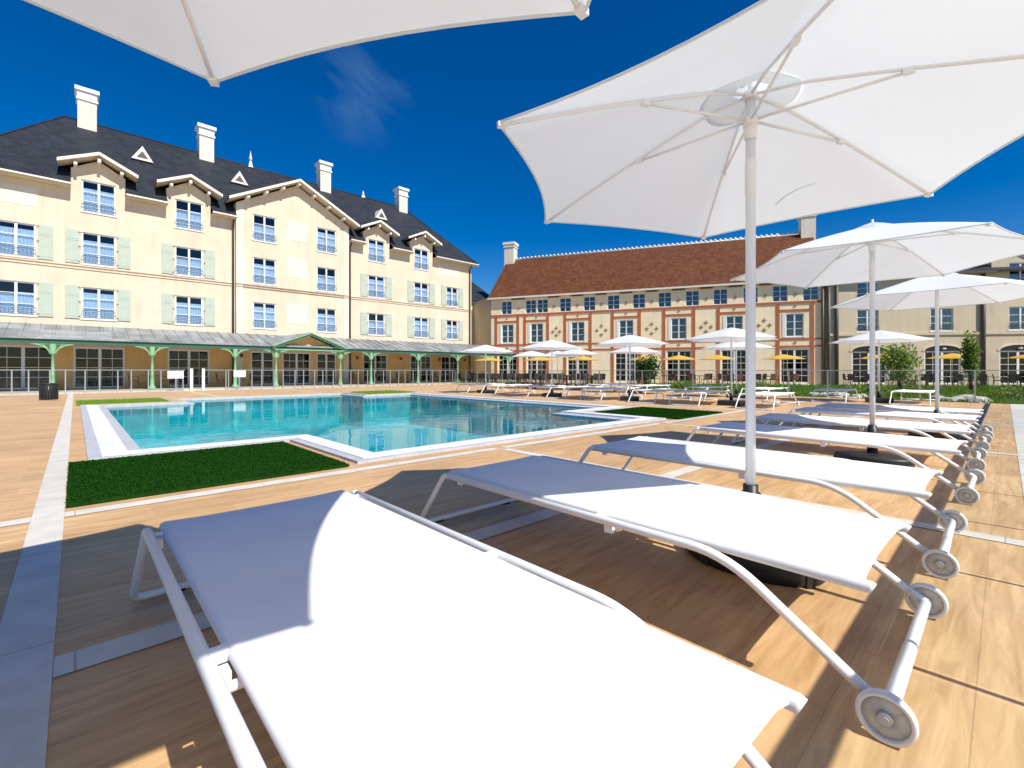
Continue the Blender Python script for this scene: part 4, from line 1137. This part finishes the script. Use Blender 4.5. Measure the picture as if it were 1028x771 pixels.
def group(root, x, y, ch, lbc, lbt, gr, n=4):
    X, Y = loc(root, x, y); put(tb, X, Y, rnd.uniform(0, 1), lbt, gr + ' (tables)')
    a0 = root.rotation_euler.z + rnd.uniform(-.2, .2)
    for k in range(n):
        a = a0 + k * 2 * math.pi / n + math.pi / 4; r = .72
        put(ch, X + r * math.cos(a), Y + r * math.sin(a), a - math.pi / 2 + rnd.uniform(-.25, .25), lbc, gr)
for i, x in enumerate((.6, 2.6, 4.6, 6.7, 8.8, 10.8)):
    for j, y in enumerate((-4.2, -5.9, -7.6)):
        group(RB, x + j * .4, y, chA, 'black woven terrace chair among the tables left of the dark bush', 'dark square table among black chairs left of the dark bush', 'black chairs on the left terrace')
for i, x in enumerate((15.4, 19.6, 21.8, 24.0)):
    group(RB, x - .5, -2.9, chB, 'red brown terrace chair under a yellow parasol by the brick framing', 'dark table with red brown chairs by the brick framing', 'red brown chairs on the middle terrace')
    group(RB, x + 1.2, -2.2, chB, 'red brown terrace chair under a yellow parasol by the brick framing', 'dark table with red brown chairs by the brick framing', 'red brown chairs on the middle terrace', 3)
for i, x in enumerate((.9, 3.2, 5.2, 6.9, 8.6, 10.2, 12.0, 13.6, 15.2, 17.2)):
    group(WB, x, -2.4 - .3 * (i % 2), chA, 'dark terrace chair in front of the arched doors of the tan wing', 'dark table in front of the arched doors of the tan wing', 'dark chairs before the tan wing')
for i, x in enumerate((3.0, 7.2, 15.9, 19.6, 23.2)):
    X, Y = x + .1, 33.3
    put(tW, X, Y, 0, 'brown wooden table under the green veranda', 'wooden tables under the veranda', z=-.02)
    for s in (-1, 1): put(chW, X + s * .7, Y, -s * math.pi / 2, 'brown wooden chair under the green veranda', 'wooden chairs under the veranda', z=-.02)
GY = 'yellow parasols on the terrace'
yp = make_parasol('parasol', 1.45, 1.98, 2.34, 'yellow', base='small', rot=0, detail=False, polemat='steel')
ys = [(RB, 15.0, -2.6, 'yellow parasol leftmost by the brick framed doors'), (RB, 17.6, -3.2, 'yellow parasol second from left by the brick framed doors'),
      (RB, 20.4, -2.8, 'yellow parasol left of the last brick framed door'), (RB, 24.9, -2.6, 'yellow parasol in front of the last brick framed door'),
      (WB, 2.4, -2.3, 'yellow parasol before the first arched door of the tan wing'), (WB, 6.9, -2.2, 'yellow parasol before the second arched door of the tan wing'), (WB, 11.8, -2.3, 'yellow parasol before the third arched door, at the right edge'),
      (RB, 1.6, -4.5, 'yellow parasol at the left end of the terrace behind the white ones'), (RB, 6.4, -4.2, 'yellow parasol above the black chairs left of the dark bush'), (RB, 10.2, -4.6, 'yellow parasol above the black chairs nearest the dark bush')]
for i, (rt, x, y, lb) in enumerate(ys):
    X, Y = loc(rt, x, y); place(yp, X, Y, R(17 * i), lb, GY, z=-.12, first=(i == 0))

# ------------------------------------------------------------------ planting
LP = [(20.72, 12.8), loc(RB, 15.5, -5.2), loc(RB, 27.6, -5.0), loc(WB, 12, -4.2), loc(WB, 22, -4.2), (20.72, -12)]
def in_poly(px, py, P):
    c = False
    for i in range(len(P)):
        (ax, ay), (bx, by_) = P[i], P[(i + 1) % len(P)]
        if (ay > py) != (by_ > py) and px < (bx - ax) * (py - ay) / (by_ - ay) + ax: c = not c
    return c
mb = MB(); mb.bm.faces.new([mb.bm.verts.new((x, y, -.105)) for x, y in LP])
tag(mb.build('lawn_soil', M['lawn']), kind='structure')
mb = MB(); rnd = random.Random(5); k = 0
while k < 60000:
    x = rnd.uniform(20.9, 46); y = rnd.uniform(-12, 21)
    if not in_poly(x, y, LP): continue
    if x > 25 and rnd.random() < .35: continue
    k += 1
    h = rnd.uniform(.08, .24) * (1.4 if rnd.random() < .1 else 1); a = rnd.uniform(0, 6.28); w = .018 if x < 25 else .035
    dx, dy = math.cos(a) * w, math.sin(a) * w; l = rnd.uniform(-.08, .08); m_ = rnd.uniform(-.08, .08)
    v = [mb.bm.verts.new(p) for p in ((x - dx, y - dy, -.105), (x + dx, y + dy, -.105), (x + l, y + m_, -.105 + h))]; mb.bm.faces.new(v)
tag(mb.build('grass', M['lawn_blade'], recalc=False), 'bright green grass strip between the deck and the terrace', 'grass', kind='stuff')
mb = MB(); mb.quad((20.3, -9, -.10), (20.9, -9, -.10), (20.9, 28, -.10), (20.3, 28, -.10)); tag(mb.build('gravel_edge', M['gravel'], recalc=False), kind='structure')
def rock(x, y, s, lb):
    bm = bmesh.new(); bmesh.ops.create_icosphere(bm, subdivisions=2, radius=1); r_ = random.Random(x * 7 + y)
    for v in bm.verts: v.co *= 1 + r_.uniform(-.22, .18); v.co.z *= .55
    me = bpy.data.meshes.new('rock'); bm.to_mesh(me); bm.free(); me.materials.append(M['rock'])
    o = bpy.data.objects.new('boulder', me); COL.objects.link(o); o.location = (x, y, -.02); o.scale = (s, s, s); o.rotation_euler = (0, 0, x * 3); tag(o, lb, 'rock', 'pale boulders in the grass strip')
k = 0
for cx, cy, lb in ((21.8, 4.6, 'pale boulder in the cluster left of the lawn parasol'), (21.7, 1.35, 'pale boulder in the long pile right of the last lounger')):
    for i in range(11):
        rock(cx + rnd.uniform(-.35, .7), cy + rnd.uniform(-.85, .85), rnd.uniform(.2, .36), lb)
def bush(name, x, y, h, w, mt, lb, n=900, leaf=.09, stems=6, z=-.12, cat='shrub', shape='round', seed=1):
    root = empty(name, (x, y, z), 0, lb, cat); r_ = random.Random(seed)
    mb = MB(); clumps = []
    for i in range(stems):
        a = r_.uniform(0, 6.28); rr = w * .5 * r_.uniform(.2, .9); top = h * r_.uniform(.65, .95)
        p = [(0.05 * math.cos(a), .05 * math.sin(a), 0), (rr * .4 * math.cos(a), rr * .4 * math.sin(a), top * .45), (rr * math.cos(a), rr * math.sin(a), top)]
        mb.tube(p, .03, 6, r_end=.006); clumps.append(p[2]); clumps.append(tuple(.5 * (p[1][k] + p[2][k]) for k in range(3)))
    mb.build('stem', M['bark'], root)
    for i in range(stems): clumps.append((r_.uniform(-.4, .4) * w, r_.uniform(-.4, .4) * w, h * r_.uniform(.25, .8)))
    mb = MB()
    for i in range(n):
        c = r_.choice(clumps); g = lambda s: r_.gauss(0, s)
        P = Vector((c[0] + g(w * .13), c[1] + g(w * .13), max(.08, c[2] + g(h * .11))))
        u = Vector((g(1), g(1), g(1))).normalized(); v = u.cross(Vector((g(1), g(1), g(1)))).normalized(); s = leaf * r_.uniform(.6, 1.3)
        mb.bm.faces.new([mb.bm.verts.new(q) for q in (P - u * s, P + v * s * .45, P + u * s, P - v * s * .45)])
    mb.build('foliage', M[mt], root, recalc=False)
bush('shrub', 31.2, 3.75, 2.5, 1.8, 'leaf', 'airy light green shrub left of the second arched door of the tan wing', 1500, .10, 8, seed=2)
bush('shrub', 33.4, 1.2, 2.8, .55, 'leaf', 'upright light green shrub between the second and third arched doors', 1500, .10, 8, seed=3)
bush('shrub', 24.9, 14.9, 1.9, 1.7, 'leafdk', 'dark green bush behind the fence in front of the brick framed door', 1600, .09, 8, seed=4)
for i in range(4):
    bush('shrub', 24.9, 12.6 - i * 4.3, .55, 1.6, 'leaf', ('low green plants at the left end of the grass strip', 'low green plants in the grass strip left of the fourth parasol', 'low green plants in the grass strip behind the lawn parasol', 'low green plants in the grass strip at the right edge')[i], 500, .08, 5, seed=6 + i)

# every separate piece of trim becomes an object of its own
def explode(o):
    bm = bmesh.new(); bm.from_mesh(o.data); seen = set(); groups = []
    bm.verts.ensure_lookup_table()
    for v in bm.verts:
        if v.index in seen: continue
        st = [v]; g = set()
        while st:
            q = st.pop()
            if q.index in seen: continue
            seen.add(q.index); g.add(q.index)
            for e in q.link_edges: st.append(e.other_vert(q))
        groups.append(g)
    if len(groups) < 2: bm.free(); return
    objs = []
    for g in groups[:100]:
        b2 = bm.copy(); b2.verts.ensure_lookup_table()
        bmesh.ops.delete(b2, geom=[v for v in b2.verts if v.index not in g], context='VERTS')
        me = bpy.data.meshes.new(o.name.split('.')[0]); b2.to_mesh(me); b2.free()
        for m_ in o.data.materials: me.materials.append(m_)
        objs.append(me)
    bm.free(); kids = [c for c in bpy.data.objects if c.parent == o]
    nm = o.name; o.data = objs[0]
    for me in objs[1:]:
        c = o.copy(); c.data = me; COL.objects.link(c)
for o in list(bpy.data.objects):
    if o.type == 'MESH' and o.parent and o.name.split('.')[0] in ('pilaster', 'wall_panel', 'eaves_board', 'gutter', 'bargeboard', 'rafter', 'string_course', 'rafter_board') and o.data.users == 1 or (o.type == 'MESH' and o.parent and o.parent.name.startswith('gable_roof') and o.name.startswith('bracket')) or (o.type == 'MESH' and o.parent and o.parent.name.startswith('rib') and False):
        explode(o)

# ------------------------------------------------------------------ camera, light, sky
f = 466.; n_ = math.hypot(438.5, f)
cam = bpy.data.cameras.new('Camera'); co = bpy.data.objects.new('Camera', cam); COL.objects.link(co)
cam.sensor_width = 36; cam.lens = f / 1028 * 36; cam.shift_y = -13.5 / 1028; cam.clip_end = 2000; cam.clip_start = .02
co.location = (0, 0, 1.0); co.rotation_euler = (R(90), 0, -math.atan2(438.5, f)); scene.camera = co
sun = bpy.data.lights.new('Sun', 'SUN'); so = bpy.data.objects.new('Sun', sun); COL.objects.link(so)
sun.energy = 4.6; sun.angle = R(.53); sun.color = (1, .955, .88)
so.rotation_euler = Vector((-.037, .90, -1)).to_track_quat('-Z', 'Y').to_euler()
el = math.atan2(1, .90)
w = bpy.data.worlds.new('World'); scene.world = w; w.use_nodes = True; nt = w.node_tree; bg = nt.nodes['Background']
sky = nt.nodes.new('ShaderNodeTexSky'); sky.sky_type = 'NISHITA'; sky.sun_disc = False; sky.sun_elevation = el; sky.sun_rotation = R(180)
sky.air_density = 1.0; sky.dust_density = .2; sky.ozone_density = 4.0; sky.altitude = 200
hsv = nt.nodes.new('ShaderNodeHueSaturation'); hsv.inputs['Saturation'].default_value = 1.5; hsv.inputs['Value'].default_value = .95; hsv.inputs['Hue'].default_value = .511
nt.links.new(sky.outputs[0], hsv.inputs['Color'])
# one faint wisp of cloud
tc = nt.nodes.new('ShaderNodeTexCoord')
Fv = Vector((438.5 / n_, f / n_, 0)); Rv = Vector((f / n_, -438.5 / n_, 0))
d = (Fv + Rv * ((352 - 514) / f) + Vector((0, 0, (372 - 85) / f))).normalized()
dp = nt.nodes.new('ShaderNodeVectorMath'); dp.operation = 'DOT_PRODUCT'; dp.inputs[1].default_value = d
nt.links.new(tc.outputs['Generated'], dp.inputs[0])
mr = nt.nodes.new('ShaderNodeMapRange'); mr.inputs[1].default_value = .993; mr.inputs[2].default_value = 1.0; nt.links.new(dp.outputs['Value'], mr.inputs[0])
mp = nt.nodes.new('ShaderNodeMapping'); mp.inputs['Rotation'].default_value = (.3, .9, .4); mp.inputs['Scale'].default_value = (3, 12, 6); nt.links.new(tc.outputs['Generated'], mp.inputs[0])
nz = nt.nodes.new('ShaderNodeTexNoise'); nz.inputs['Scale'].default_value = 1.3; nz.inputs['Detail'].default_value = 6; nz.inputs['Distortion'].default_value = .6; nt.links.new(mp.outputs[0], nz.inputs['Vector'])
m2 = nt.nodes.new('ShaderNodeMapRange'); m2.inputs[1].default_value = .46; m2.inputs[2].default_value = .8; nt.links.new(nz.outputs['Fac'], m2.inputs[0])
fc = math_node(nt, 'MULTIPLY', math_node(nt, 'MULTIPLY', mr.outputs[0], m2.outputs[0]), .16)
cl = mix_rgb(nt, 'MIX', fc, hsv.outputs[0], (4.5, 6.5, 9.0))
nt.links.new(cl, bg.inputs['Color']); bg.inputs['Strength'].default_value = .088
scene.view_settings.view_transform = 'Standard'; scene.view_settings.look = 'None'; scene.view_settings.gamma = 1; scene.view_settings.exposure = .38
scene.cycles.max_bounces = 8; scene.cycles.transparent_max_bounces = 16
